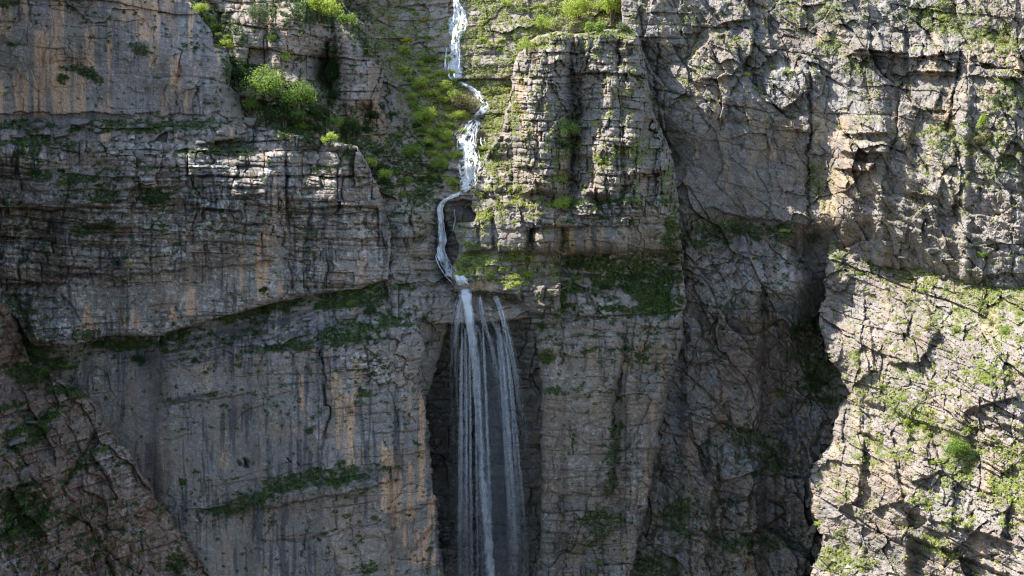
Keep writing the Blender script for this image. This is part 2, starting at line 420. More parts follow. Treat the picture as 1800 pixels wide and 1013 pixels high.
# the ravine the stream comes down
rock('gully_terrain', 'steep green ravine slope that the upper stream runs down between the cliffs', 'ravine', 'structure', M_RAVINE,
     [(300, -170), (1230, -170), (1160, 60), (1120, 200), (1000, 380), (960, 560), (760, 570), (640, 450), (560, 330), (400, 240)],
     [(800, 0, 45), (800, 130, 34), (850, 180, 30), (830, 240, 22), (820, 330, 14), (785, 352, 11), (775, 372, 9), (785, 470, 6), (840, 510, 3), (830, 390, 11),
      (700, 100, 36), (650, 200, 20), (640, 300, 11), (700, 330, 9), (700, 200, 23), (760, 200, 25), (900, 100, 32), (950, 40, 38), (880, 250, 19),
      (860, 330, 11), (700, 0, 45), (620, 50, 36), (1050, 20, 40), (560, 0, 42), (560, 200, 20), (760, 300, 15), (640, 400, 8), (900, 500, 5), (800, -150, 60), (400, -100, 50), (1200, -100, 52),
      (740, 420, 5), (900, 400, 10)],
     bedding=[(30, 150, .6, -0.06, 0.5), (12, 110, 0.35, -0.05, 0.5), (7, 60, 0.2, -0.05, .4)], facet=[(46, 26, .7, -10, 1.1, .2)], rough=0.34, vegk=.65, pale=0.2, brown=0.55, seed=101, roll=0.3,
     ledges=[([(775, 352), (850, 352)], -1.6, 4), ([(760, 498), (960, 505)], 1.5, 10)],
     cracks=[([(776, 358), (778, 420), (785, 480)], 11, 2.2), ([(800, 366), (835, 366)], 8, 1.4)],
     veg=[(880, 60, 90, 60, 0, .5), (850, 110, 50, 60, 0, .45), (875, 180, 22, 60, 10, .95), (850, 300, 22, 40, 0, .6), (940, 90, 30, 60, 0, 1), (700, 30, 70, 40, 0, .45),
          (760, 170, 60, 60, 0, .68), (760, 260, 40, 70, 0, .64), (740, 310, 60, 50, 0, .62), (680, 240, 60, 90, -20, .52), (620, 220, 60, 60, 0, .9), (560, 180, 60, 70, 0, .9),
          (560, 30, 60, 50, 0, 1), (1050, 20, 90, 50, 0, 1), (880, 10, 60, 20, 0, .8), (690, 90, 30, 60, -30, .6), (660, 60, 30, 70, -30, .55)],
     dark=[(812, 378, 34, 22, 0, .65), (778, 430, 15, 60, 0, .9), (795, 480, 24, 14, 0, .8), (830, 230, 26, 40, 0, .5), (845, 185, 18, 30, 0, .5), (800, 150, 20, 14, 0, .6)])

# upper left wall and the knobs beside the ravine
rock('cliff_terrain', 'streaked grey and tan cliff wall at the upper left above the boulder ledge', 'cliff', 'structure', M_LEFT,
     [(-190, -170), (120, -170), (230, -80), (336, 8), (368, 50), (378, 82), (404, 94), (410, 122), (404, 150), (424, 168), (430, 205), (440, 240), (300, 262), (-190, 262)],
     [(-175, 0, -36), (-175, -160, -30), (-175, 210, -38), (-90, 0, -12), (-90, 210, -15), (-20, 100, 1), (0, 100, 1.8), (150, 0, 2.6), (300, 100, 2), (400, 150, 4), (430, 180, 8), (0, 215, 1.2), (300, 215, 1.2), (0, -150, 4), (150, -150, 6), (360, 40, 7), (0, 255, -2), (300, 255, -2), (430, 230, 2)],  # points left of the frame: an added forward bend that casts shade
     bedding=[(66, 130, 0.55, 0.02, 0.55), (24, 60, 0.3, 0.02, .4), (10, 30, .12, .02, .4)], rough=0.16,
     smooth=[(130, 150, 170, 60, 0, .75), (200, 60, 170, 50, 0, .5)],
     ledges=[([(-180, 44), (150, 42), (310, 46)], 0.4, 3), ([(-180, 118), (160, 120), (300, 122)], 0.35, 3), ([(-180, 196), (360, 200)], -0.7, 3), ([(286, 88), (300, 86), (380, 92), (430, 90)], 0.9, 6), ([(-180, 214), (430, 210)], 2.4, 14), ([(310, 148), (420, 146)], 0.7, 4)],
     cracks=[([(322, 92), (305, 156)], 3.5, 1.2), ([(14, 130), (24, 175)], 2.5, .8), ([(345, 150), (352, 208)], 2.5, .9), ([(160, 120), (170, 165)], 2, .5), ([(310, 155), (312, 205)], 2.5, .8), ([(120, 70), (128, 118)], 2, .4)],
     veg=[(240, 84, 20, 9, 20, .75), (165, 135, 30, 9, 30, .75), (105, 138, 16, 9, 30, .7), (10, 2, 20, 12, 0, .8), (130, 120, 30, 6, 0, .6), (30, 80, 20, 6, 0, .55), (170, 62, 14, 8, 0, .6),
          (-60, 222, 60, 10, 0, .8), (40, 222, 60, 8, 0, .7), (230, 224, 110, 10, 0, .8), (340, 222, 60, 8, 0, .7), (410, 130, 18, 26, 0, .8), (330, 80, 20, 7, 0, .6)],
     orange=[(90, 112, -20, 205, .7), (60, 80, 60, 205, .6), (130, 150, 90, 205, .7), (30, 50, 130, 200, .55), (150, 166, 50, 120, .8), (238, 262, -10, 70, .7), (262, 280, 40, 120, .5), (110, 124, 130, 200, .7), (172, 200, 175, 205, .6), (300, 318, 90, 160, .55), (70, 88, 85, 105, .8), (322, 335, 165, 200, .6), (210, 222, -20, 40, .5), (0, 20, -20, 60, .4)],
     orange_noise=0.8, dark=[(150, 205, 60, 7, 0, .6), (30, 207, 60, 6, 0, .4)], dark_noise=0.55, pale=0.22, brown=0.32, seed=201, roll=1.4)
rock('cliff_terrain', 'broken brown rock knobs beside the upper ravine, dotted with bushes', 'cliff', 'structure', M_LEFT,
     [(90, -170), (690, -170), (655, -40), (600, 5), (640, 40), (665, 85), (672, 130), (664, 184), (690, 225), (712, 300), (700, 350), (650, 330), (620, 290), (560, 270), (520, 266), (400, 262), (350, 120)],
     [(480, 60, 15), (540, 60, 17), (545, 150, 15), (520, 205, 7), (620, 60, 26), (635, 180, 17), (577, 130, 26), (440, 100, 11), (430, 200, 6), (600, -50, 36), (450, -50, 26), (300, -60, 22), (120, -160, 28), (500, 120, 13), (400, 40, 15), (500, 250, 2), (600, 120, 22), (650, 110, 24), (690, 225, 20.5), (710, 300, 11.5), (660, 240, 16), (620, 240, 14), (650, 310, 9.5), (560, 240, 8)],
     bedding=[(40, 46, 1.1, .08, .6), (17, 30, .65, .08, .7), (8, 20, .25, .08, .5)], rough=0.34, brown=0.72, pale=0.22, seed=301, roll=1.3,
     cracks=[([(575, 60), (580, 190)], 7, 2.2), ([(460, 30), (480, 75)], 4, 1.5), ([(500, 60), (515, 130)], 3, 1)],
     veg=[(370, 40, 22, 40, -35, .95), (410, 60, 16, 30, -40, .7), (560, 15, 44, 24, 0, 1), (470, 15, 22, 18, 0, 1), (420, 130, 34, 34, 0, .95), (520, 200, 60, 40, 0, 1), (580, 140, 16, 55, 0, .95), (640, 60, 14, 60, -30, .9), (470, 205, 60, 24, 0, .9), (560, 215, 50, 24, 0, .85), (480, 66, 12, 10, 0, .7), (620, 250, 60, 40, 20, .62), (680, 290, 40, 60, -20, .62)], orange_noise=.25, round_=.4, cols=[(468, 562, 6, 215, 3.2), (590, 664, 30, 192, 3.6), (640, 690, 60, 120, 1.6), (408, 468, 18, 92, 1.8), (560, 600, 190, 262, 1.0)])

rock('cliff_terrain', 'stacked grey rock ledges with pale lichen and an orange streaked overhang at the left', 'cliff', 'structure', M_LEFT,
     [(-190, 222), (150, 224), (300, 226), (410, 222), (480, 230), (560, 246), (628, 258), (652, 300), (672, 345), (685, 400), (684, 490), (640, 506), (512, 526), (400, 556), (275, 592), (200, 588), (110, 612), (60, 605), (28, 560), (0, 532), (-190, 500)],
     [(-175, 230, -44), (-175, 400, -50), (-175, 540, -54), (-90, 230, -18), (-90, 400, -24), (-90, 530, -28), (-20, 300, -3), (-20, 500, -7), (0, 226, 1), (300, 228, 1), (450, 232, 1), (560, 250, 0), (0, 258, -6.5), (300, 264, -7), (150, 330, -5.4), (0, 400, -4.4), (300, 330, -6), (480, 290, -6.4), (600, 330, -4.2), (680, 400, 1.5), (0, 450, -4), (300, 450, -4), (480, 450, -5.4),  # unseen left end pulled toward the camera to shade the outcrop below
      (600, 450, -3.6), (270, 580, -6), (480, 515, -6.5), (670, 480, -1), (100, 560, -6.5), (60, 540, -5.5), (590, 262, -3.4), (560, 246, -1), (640, 300, 1)],
     bedding=BED_L, rough=0.3, slabs=[([(215, 290), (300, 296), (302, 335), (222, 332)], 1.2), ([(145, 352), (192, 348), (228, 370), (224, 402), (150, 398)], 1.4), ([(60, 505), (84, 500), (110, 530), (132, 570), (124, 612), (62, 600), (45, 560)], 1.8), ([(305, 268), (372, 264), (370, 296), (310, 298)], 1.0), ([(90, 412), (125, 408), (122, 436), (95, 438)], 1.2), ([(135, 412), (160, 408), (165, 432), (138, 436)], 1.1), ([(0, 330), (60, 338), (52, 400), (0, 405)], 1.2), ([(400, 312), (470, 306), (480, 340), (408, 348)], 1.0)], cols=[(504, 684, 246, 524, .9), (232, 396, 282, 470, .5), (396, 498, 300, 470, .6)],
     smooth=[(360, 500, 130, 34, -12, .95), (210, 540, 110, 40, 12, .8), (590, 460, 80, 50, 0, .55), (140, 300, 60, 20, 0, .5), (60, 330, 50, 20, 0, .4), (470, 490, 50, 60, 0, .8)],
     ledges=[([(-180, 244), (220, 250), (330, 242)], 1.0, 6), ([(220, 268), (360, 262), (480, 258)], 1.1, 5), ([(0, 300), (160, 310), (230, 300)], 1.0, 9), ([(100, 345), (240, 352), (300, 340)], 1.2, 7), ([(80, 408), (220, 412), (330, 396)], .9, 7),
             ([(210, 300), (300, 304), (430, 306), (490, 300)], .8, 4), ([(90, 484), (220, 482), (300, 474), (480, 458)], -.9, 4), ([(500, 416), (690, 410)], .5, 3), ([(-180, 420), (90, 480)], -0.6, 5), ([(280, 372), (420, 366), (490, 372)], .7, 4)],
     cracks=[([(500, 235), (502, 330), (506, 420), (514, 526)], 5, 1.6), ([(488, 300), (494, 420)], 3, .9), ([(396, 330), (416, 400)], 3, .8), ([(300, 360), (322, 440)], 3, .8), ([(28, 520), (60, 600)], 5, 2), ([(110, 520), (160, 590)], 5, 1.4), ([(440, 330), (452, 350)], 2.5, .8), ([(560, 262), (566, 330)], 2.5, .8), ([(230, 290), (236, 340), (228, 380)], 3.5, 1.0)],
     veg=[(-60, 238, 90, 10, 0, .7), (60, 300, 30, 10, 30, .75), (140, 315, 40, 9, -5, .8), (190, 340, 30, 18, -20, .85), (275, 350, 24, 17, 0, 1), (170, 402, 40, 12, -10, .9), (130, 350, 20, 10, 0, .6), (400, 266, 44, 10, 0, .75),
          (240, 490, 20, 5, 0, .5), (340, 270, 24, 10, 0, .6), (560, 250, 40, 8, 10, .8), (500, 240, 30, 8, 0, .6), (40, 540, 22, 14, 20, .8), (550, 410, 16, 7, 0, .7), (140, 590, 26, 10, 0, .7), (70, 250, 60, 8, 0, .6), (30, 270, 40, 12, 0, .6), (240, 225, 100, 8, 0, .8), (20, 355, 20, 10, 0, .6)],
     orange=[(452, 466, 418, 524, 1), (464, 472, 405, 522, .7), (422, 428, 448, 510, .7), (327, 342, 512, 556, 1), (302, 312, 538, 562, .9), (146, 162, 542, 584, .9), (160, 172, 556, 590, .6), (214, 224, 552, 576, .7), (232, 246, 545, 574, .9), (496, 502, 330, 420, .6), (488, 500, 500, 515, .8), (360, 366, 470, 500, .4), (250, 262, 566, 586, .5), (476, 486, 300, 420, .3)],
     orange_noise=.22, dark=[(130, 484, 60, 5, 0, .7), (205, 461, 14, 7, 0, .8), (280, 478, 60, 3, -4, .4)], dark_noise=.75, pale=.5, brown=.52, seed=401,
     pale_at=[(60, 560, 60, 60, 20, .9), (330, 350, 130, 90, 0, .75), (30, 430, 20, 60, 10, .8), (550, 470, 70, 60, 0, .5), (560, 330, 60, 60, 0, .5)], brown_at=[(70, 380, 80, 30, -20, .4), (120, 280, 120, 16, 0, .4), (10, 600, 60, 60, 0, .4)],
     roll=1.6)
# the strip of fresh rock under the overhang is part of that mass; the side buttress by the stream
rock('rock_buttress', 'blocky rounded rock buttress left of the thin fall, its flat top catching sun', 'rock formation', None, M_MID,
     [(672, 362), (724, 362), (738, 380), (748, 400), (757, 440), (747, 468), (770, 492), (798, 506), (803, 520), (794, 545), (784, 572), (777, 604), (768, 640), (754, 684), (745, 730), (700, 730), (690, 560), (676, 480)],
     [(700, 362, 4), (730, 375, 4.5), (720, 420, 2.5), (690, 420, 3), (750, 440, 6), (700, 480, 1.5), (745, 478, 4), (790, 505, 3), (770, 530, 1), (720, 540, -1), (700, 580, -3), (785, 560, 2.5), (772, 610, 3), (750, 680, 4), (720, 720, 4)],
     bedding=[(46, 50, .9, .02, .6), (17, 28, .5, .02, .6), (8, 20, .2, .02, .5)], rough=0.25, pale=.4, brown=.35, seed=501, roll=1.2, margin=18,
     smooth=[(775, 500, 22, 8, 0, .6)], cracks=[([(722, 380), (728, 470)], 4, 1.2), ([(676, 380), (684, 500)], 4, 1)],
     ledges=[([(690, 398), (750, 402)], .4, 3), ([(690, 505), (800, 512)], .8, 5), ([(680, 480), (760, 486)], .9, 6)],
     veg=[(752, 450, 12, 30, 10, .9), (740, 420, 10, 10, 0, .7), (700, 376, 20, 6, 0, .5), (758, 488, 24, 8, 15, .75), (700, 500, 20, 8, 0, .6), (700, 460, 10, 10, 0, .5)], orange_noise=.3)

rock('cliff_terrain', 'smooth dark lower left wall with tan streaks, left of the long fall', 'cliff', 'structure', M_LEFT,
     [(-70, 480), (40, 490), (110, 575), (270, 580), (510, 510), (680, 480), (705, 505), (722, 545), (738, 585), (744, 610), (741, 680), (751, 760), (762, 880), (768, 940), (778, 1013), (792, 1180), (-100, 1180), (0, 700)],
     [(20, 520, 0), (60, 610, -3), (150, 610, -3), (270, 603, -3), (400, 570, -2), (510, 530, -1), (690, 495, 2), (300, 650, -6), (450, 640, -7.5), (600, 625, -9), (710, 600, -7), (640, 540, -3), (200, 720, -5), (400, 750, -7), (600, 750, -10), (735, 750, -8), (300, 1000, -6),
      (600, 1000, -11), (770, 1000, -9), (400, 870, -7), (560, 860, -10), (600, 1150, -12), (150, 640, -4)],
     bedding=[(60, 130, .5, -.12, .5), (22, 50, .4, -.12, .5), (9, 24, .16, -.12, .4)], rough=0.2, jag=9, facet=[(24, 20, .8, 20, 1.0, .5, (690, 632, 50, 44, 0, 1)), (30, 16, .5, -10, 1.0, .4, (520, 590, 130, 30, -10, .8))],
     smooth=[(330, 790, 220, 70, -8, 1), (330, 690, 160, 40, -6, .9), (470, 960, 140, 60, -8, 1), (690, 700, 50, 70, 0, .6), (700, 900, 60, 100, 0, .6), (250, 640, 120, 22, -6, .6), (560, 700, 60, 40, 0, .6), (540, 780, 110, 50, -8, .9)],
     ledges=[([(270, 600), (420, 574), (560, 540), (690, 520)], .9, 12), ([(280, 618), (420, 596), (570, 582), (700, 570)], 1.0, 8), ([(290, 636), (430, 616), (570, 606), (720, 596)], .8, 5), ([(285, 712), (350, 704), (445, 688)], -.7, 4), ([(310, 906), (400, 878), (480, 856), (690, 826)], .5, 18), ([(370, 912), (480, 886), (600, 868), (700, 842)], -1.2, 5),
             ([(260, 780), (340, 760)], -.35, 3), ([(360, 852), (470, 838), (560, 812)], -.35, 3), ([(690, 905), (766, 886)], -.8, 4), ([(560, 640), (740, 640)], .5, 4)],
     cracks=[([(564, 620), (572, 690), (578, 735), (564, 790)], 5, 1.5), ([(540, 910), (532, 960), (540, 1010)], 4, 1.4), ([(686, 820), (690, 900), (688, 1013)], 4, 1), ([(590, 870), (588, 930), (540, 950), (460, 950), (485, 905)], 3, .9), ([(718, 980), (735, 955), (758, 925)], 3, 1.2), ([(347, 895), (349, 915)], 2, 1),
             ([(424, 810), (425, 818)], 2.5, 1.2), ([(434, 808), (435, 820)], 3, 1.6), ([(470, 808), (471, 813)], 2.2, 1.1), ([(506, 806), (507, 811)], 2.2, 1.1), ([(523, 814), (524, 819)], 2.2, 1), ([(640, 600), (650, 680)], 3, .9), ([(690, 600), (695, 650)], 3, .9)],
     veg=[(230, 606, 60, 10, -3, 1), (310, 588, 30, 9, -12, .85), (460, 545, 60, 12, -14, .95), (620, 525, 60, 16, -8, 1), (620, 590, 50, 24, -6, .78), (500, 612, 50, 8, -6, .8), (430, 590, 50, 6, -8, .6), (420, 888, 60, 12, -14, .85), (580, 840, 110, 16, -8, .75),
          (300, 708, 16, 4, -5, .9), (380, 694, 40, 4, -8, .75), (700, 560, 30, 14, 10, .8), (480, 920, 14, 7, 0, .7), (60, 620, 30, 22, 0, .9), (545, 760, 7, 6, 0, .7), (320, 850, 9, 8, 0, .6), (660, 655, 50, 9, 0, .5), (640, 690, 12, 7, 0, .8), (640, 1000, 26, 10, 0, .6), (100, 640, 30, 16, 0, .8)],
     orange=[(582, 600, 660, 720, .9), (604, 622, 700, 830, 1), (590, 600, 720, 790, .6), (526, 534, 665, 720, .9), (672, 690, 786, 900, .9), (690, 706, 790, 926, 1), (714, 728, 818, 912, 1), (735, 749, 690, 880, .8), (752, 766, 870, 930, .8), (716, 724, 690, 745, .5), (716, 770, 968, 992, .6), (684, 692, 980, 1013, .8), (620, 640, 640, 700, .4), (360, 364, 640, 660, .5), (386, 402, 800, 825, .5), (728, 738, 925, 985, .6), (708, 714, 930, 960, .6), (742, 760, 930, 985, .7)],
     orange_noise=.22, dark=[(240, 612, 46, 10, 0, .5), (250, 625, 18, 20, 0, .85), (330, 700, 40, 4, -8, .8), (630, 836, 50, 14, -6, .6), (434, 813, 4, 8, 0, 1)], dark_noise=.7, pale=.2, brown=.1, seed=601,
     pale_at=[(650, 650, 80, 40, 0, .5), (180, 660, 24, 40, 10, .4), (400, 790, 10, 50, 3, .4), (480, 1000, 14, 40, 0, .5), (560, 740, 10, 50, 8, .6)], brown_at=[(470, 640, 160, 24, -6, .5), (470, 900, 120, 20, -10, .45), (640, 900, 50, 50, 0, .5), (260, 830, 40, 40, 0, .3), (640, 560, 60, 20, 0, .3), (680, 640, 60, 40, 0, .3)], roll=1.6)

rock('rock_outcrop', 'rough brown rock outcrop with grassy steps in the lower left corner', 'rock formation', None, M_OUTCROP,
     [(-190, 500), (-10, 515), (24, 550), (40, 610), (50, 640), (110, 668), (150, 690), (178, 720), (195, 760), (245, 820), (270, 870), (300, 905), (320, 945), (350, 985), (372, 1020), (430, 1180), (-190, 1180)],
     [(-170, 540, -44), (-90, 560, -26), (-40, 620, -17), (-60, 720, -28), (25, 600, -9), (30, 640, -10), (100, 680, -12), (0, 690, -16), (0, 790, -21), (110, 790, -18), (150, 720, -13), (200, 800, -15), (150, 900, -21), (250, 900, -17), (340, 1000, -14), (0, 1000, -28), (80, 880, -22), (0, 880, -25), (0, 950, -25), (400, 1150, -18), (-150, 800, -46), (-70, 820, -32), (-80, 940, -38), (-150, 1100, -52)],  # off-frame left part added and brought forward to keep the outcrop shaded
     bedding=[(26, 60, .6, -.30, .5), (12, 36, .3, -.3, .4)], facet=[(90, 40, 1.5, 55, 1.2, .2), (30, 13, .32, 55, 1.2, .2)], rough=0.3, jag=7,
     ledges=[([(-180, 700), (60, 690), (120, 680)], .9, 12), ([(-180, 724), (40, 716), (110, 700)], .9, 14), ([(-180, 760), (40, 745), (100, 720)], .9, 14), ([(-180, 790), (50, 780), (110, 740)], .9, 12), ([(-180, 860), (60, 862), (100, 880)], -.8, 6), ([(-180, 940), (20, 942), (90, 900)], .8, 8)],
     cracks=[([(100, 870), (170, 760), (190, 720)], 5, 1.2), ([(110, 860), (160, 930), (200, 1013)], 5, 1.3), ([(0, 990), (60, 960)], 4, 1.2), ([(195, 720), (230, 800)], 4, 1.1), ([(230, 960), (215, 1013)], 5, 1)],
     veg=[(40, 905, 44, 40, -30, 1.05), (20, 880, 40, 16, 0, 1), (60, 745, 50, 10, -25, .85), (50, 775, 40, 9, -25, .8), (100, 720, 16, 16, 0, .7), (120, 690, 26, 9, 10, .7), (130, 830, 34, 10, -45, .65), (60, 660, 40, 16, 10, .9), (310, 990, 16, 24, -20, .75), (120, 915, 18, 14, 0, .7), (0, 650, 40, 10, 10, .5), (20, 715, 30, 7, -15, .7)],
     pale=.36, brown=.95, dark_noise=.3, seed=701, pale_at=[(205, 800, 34, 50, 30, .6), (40, 830, 30, 20, 0, .7), (20, 985, 40, 12, 0, .8), (230, 950, 30, 50, 0, .6)], brown_at=[(150, 900, 120, 80, 0, .4)], roll=1.5)

# recess behind the long fall
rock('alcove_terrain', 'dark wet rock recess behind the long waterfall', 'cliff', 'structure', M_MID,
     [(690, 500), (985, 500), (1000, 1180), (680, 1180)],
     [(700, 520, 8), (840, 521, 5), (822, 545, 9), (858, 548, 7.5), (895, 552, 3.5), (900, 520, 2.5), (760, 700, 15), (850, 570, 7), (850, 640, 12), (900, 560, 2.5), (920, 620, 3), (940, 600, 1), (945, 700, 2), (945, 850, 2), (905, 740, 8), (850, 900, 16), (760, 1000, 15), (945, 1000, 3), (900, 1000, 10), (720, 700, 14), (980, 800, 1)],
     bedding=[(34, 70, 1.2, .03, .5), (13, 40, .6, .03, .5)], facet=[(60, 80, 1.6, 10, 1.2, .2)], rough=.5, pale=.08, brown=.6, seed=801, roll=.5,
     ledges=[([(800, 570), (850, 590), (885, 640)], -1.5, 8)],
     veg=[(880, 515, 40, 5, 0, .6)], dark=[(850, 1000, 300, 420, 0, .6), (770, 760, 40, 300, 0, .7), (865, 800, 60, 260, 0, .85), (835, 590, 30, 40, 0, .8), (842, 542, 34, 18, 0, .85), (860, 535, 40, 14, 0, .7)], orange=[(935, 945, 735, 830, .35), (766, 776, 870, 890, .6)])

# central pillar with its foot blocks
rock('rock_pillar', 'tall sunlit pillar of stacked blocks right of the upper stream, bushes on top', 'rock pillar', None, M_MID,
     [(903, 118), (912, 96), (926, 78), (948, 64), (980, 57), (1010, 60), (1045, 57), (1080, 52), (1108, 46), (1122, 62), (1128, 86), (1138, 130), (1150, 200), (1178, 265), (1190, 320), (1192, 385), (1100, 400), (900, 400), (832, 372), (833, 345), (842, 300), (862, 262), (882, 232), (895, 170)],
     [(960, 60, 11), (1050, 57, 12), (1110, 50, 14), (925, 100, 11), (915, 150, 10), (950, 150, 7.5), (1010, 150, 10.5), (1075, 150, 7), (1130, 150, 13), (950, 250, 4), (1010, 230, 7.5), (1010, 320, 4), (1090, 250, 2), (1150, 260, 7), (870, 290, 10), (850, 340, 9), (900, 330, 6), (960, 350, .5), (1090, 345, -1.5), (1180, 340, 4), (900, 230, 8)],
     bedding=[(44, 40, 1.1, .03, .6), (17, 24, .8, .03, .9), (9, 16, .36, .03, .7)], rough=.28, pale=.4, brown=.42, facet=[(38, 60, 1.0, 4, 1.2, .2), (16, 22, .5, 0, 1.1, .2)], seed=901, jag=6, roll=1.8, c=20, margin=14,
     cols=[(900, 1001, 84, 345, 4.0), (1017, 1090, 126, 350, 3.4), (1086, 1144, 58, 310, 3.0), (1028, 1084, 58, 132, 2.4), (1100, 1186, 235, 440, 1.5), (856, 910, 285, 352, 1.2), (925, 960, 62, 110, .8), (960, 1000, 58, 120, .8)],
     cracks=[([(1004, 60), (1002, 140), (1008, 200), (1000, 330)], 5, 2.6), ([(1020, 120), (1018, 200), (1014, 260)], 4, 1.8), ([(978, 62), (976, 110), (980, 160)], 3, 1.3), ([(1040, 60), (1026, 140)], 3, 1.1), ([(935, 90), (925, 200)], 3, .8), ([(1085, 110), (1086, 190)], 3, .9)],
     ledges=[([(880, 352), (1000, 356), (1190, 350)], .8, 5), ([(840, 300), (900, 296)], .9, 6), ([(1020, 205), (1130, 200)], .9, 6), ([(1010, 300), (1080, 292), (1110, 300)], 1.1, 8), ([(1050, 240), (1170, 236)], .7, 5)],
     veg=[(1000, 240, 22, 22, 0, .85), (985, 270, 20, 20, 0, .6), (1060, 60, 60, 8, 0, .8), (990, 310, 20, 14, 0, .55), (1120, 265, 40, 18, 0, .6), (1060, 275, 30, 12, 0, .5), (870, 290, 24, 40, 30, .5), (940, 72, 30, 10, 0, .7), (905, 200, 10, 50, 0, .6), (1170, 320, 14, 30, 0, .6), (865, 350, 20, 8, 0, .6), (1090, 355, 60, 6, 0, .6), (990, 360, 24, 7, 0, .8)],
     orange_noise=.45, dark=[(1003, 180, 9, 90, 0, .5)])
rock('cliff_terrain', 'brown wall right of the long fall below a dark green ledge and square blocks', 'cliff', 'structure', M_MID,
     [(798, 408), (804, 394), (834, 388), (842, 352), (870, 345), (990, 352), (1100, 352), (1192, 372), (1196, 450), (1204, 540), (1200, 600), (1180, 660), (1160, 760), (1140, 880), (1110, 1000), (1060, 1180), (935, 1180), (945, 1013), (952, 900), (950, 780), (952, 700), (942, 600), (932, 545), (905, 520), (870, 513), (800, 513), (797, 470), (806, 440)],
     [(810, 410, 4), (850, 380, 4), (870, 400, 2.5), (930, 375, 2), (950, 420, -.5), (1080, 380, -3), (1080, 430, -4), (1180, 400, 0), (850, 444, 3.0), (850, 472, .4), (830, 505, -.4), (880, 508, -1), (900, 468, .6), (960, 465, 1.6), (1000, 462, 3.5), (1100, 465, 3.5), (1180, 465, 6), (920, 520, -.5), (1000, 520, -1.5), (1100, 540, -1.5), (1000, 700, -2), (1100, 700, -1), (1170, 690, 3), (1195, 560, 4), (960, 600, -.5), (955, 800, 0), (1000, 1000, 0), (1100, 950, 2), (1050, 850, -1)],
     bedding=[(50, 70, .7, .02, .6), (19, 34, .5, .02, .6), (9, 24, .2, .02, .5)], rough=.24, pale=.38, brown=.5, vegk=.8, slabs=[([(808, 394), (850, 380), (868, 402), (866, 440), (812, 446)], .9), ([(870, 370), (935, 366), (936, 444), (874, 446)], .9), ([(941, 374), (986, 370), (987, 448), (943, 446)], .9), ([(992, 366), (1188, 372), (1190, 440), (1000, 450)], 1.2)], seed=1001, jag=6, cols=[(806, 866, 378, 444, 1.3), (868, 934, 362, 446, 1.5), (938, 987, 368, 449, 1.3), (990, 1188, 362, 449, 1.1), (950, 1092, 565, 1300, 1.2), (1102, 1190, 560, 1300, 1.4)], roll=1.3, c=18, margin=18,
     smooth=[(1085, 410, 90, 28, 0, .6), (890, 415, 26, 30, 0, .5), (1010, 720, 60, 110, 0, .75), (1000, 850, 50, 40, 0, .7), (840, 503, 40, 7, 0, .8), (1120, 740, 30, 80, 0, .5)],
     ledges=[([(985, 446), (1100, 448), (1195, 440)], -1.6, 4), ([(930, 440), (985, 446)], -.6, 4), ([(890, 484), (1000, 482), (1200, 486)], .9, 8), ([(930, 510), (1060, 506), (1200, 520)], .8, 6), ([(935, 552), (1010, 556), (1200, 550)], .6, 5), ([(800, 424), (880, 430)], .5, 6), ([(950, 690), (1100, 686)], .35, 3), ([(950, 865), (1090, 868)], -.5, 4)],
     cracks=[([(866, 360), (872, 430)], 4, 1.4), ([(936, 370), (930, 440)], 5, 2.2), ([(988, 370), (986, 448)], 4, 1.6), ([(832, 385), (842, 430)], 4, 1.2), ([(1098, 600), (1080, 720), (1078, 860)], 6, 1.8), ([(1000, 740), (1010, 800)], 3, .7), ([(980, 590), (990, 640)], 3, .8), ([(1140, 560), (1120, 700)], 4, 1), ([(1062, 600), (1060, 680)], 3, .7)],
     veg=[(850, 468, 50, 28, 10, .62), (900, 490, 40, 16, 0, .58), (950, 455, 50, 14, 0, .7), (900, 450, 24, 16, 0, .7), (1060, 462, 90, 15, 0, .8), (1150, 470, 50, 40, 0, .75), (1180, 430, 14, 60, 0, .9), (1090, 500, 70, 18, 0, .6), (1160, 530, 40, 18, 0, .8), (965, 530, 26, 24, -45, .95), (950, 560, 10, 20, 0, .8), (960, 630, 14, 16, 0, .7), (1080, 790, 12, 80, 8, .85), (1050, 620, 30, 6, 0, .5), (980, 690, 40, 8, 0, .6), (850, 380, 22, 10, 0, .5), (870, 372, 20, 8, 0, .5), (1060, 930, 30, 40, 0, .8), (985, 360, 26, 6, 0, .8), (1080, 545, 60, 8, 0, .6), (1125, 630, 30, 20, 0, .5)],
     orange=[(990, 1010, 385, 448, .6), (1050, 1062, 400, 448, .5), (1030, 1040, 390, 440, .45), (830, 870, 498, 510, .9), (1140, 1150, 700, 740, .6), (1112, 1120, 860, 900, .4)], orange_noise=.3,
     dark=[(1070, 415, 10, 26, 0, .35), (870, 520, 50, 9, 0, .6), (1085, 760, 9, 130, 5, .5), (990, 1000, 60, 90, 0, .35)], dark_noise=.45, brown_at=[(1000, 760, 60, 160, 0, .2)], pale_at=[(1120, 870, 30, 50, 0, .7), (1130, 740, 16, 70, 0, .5)])

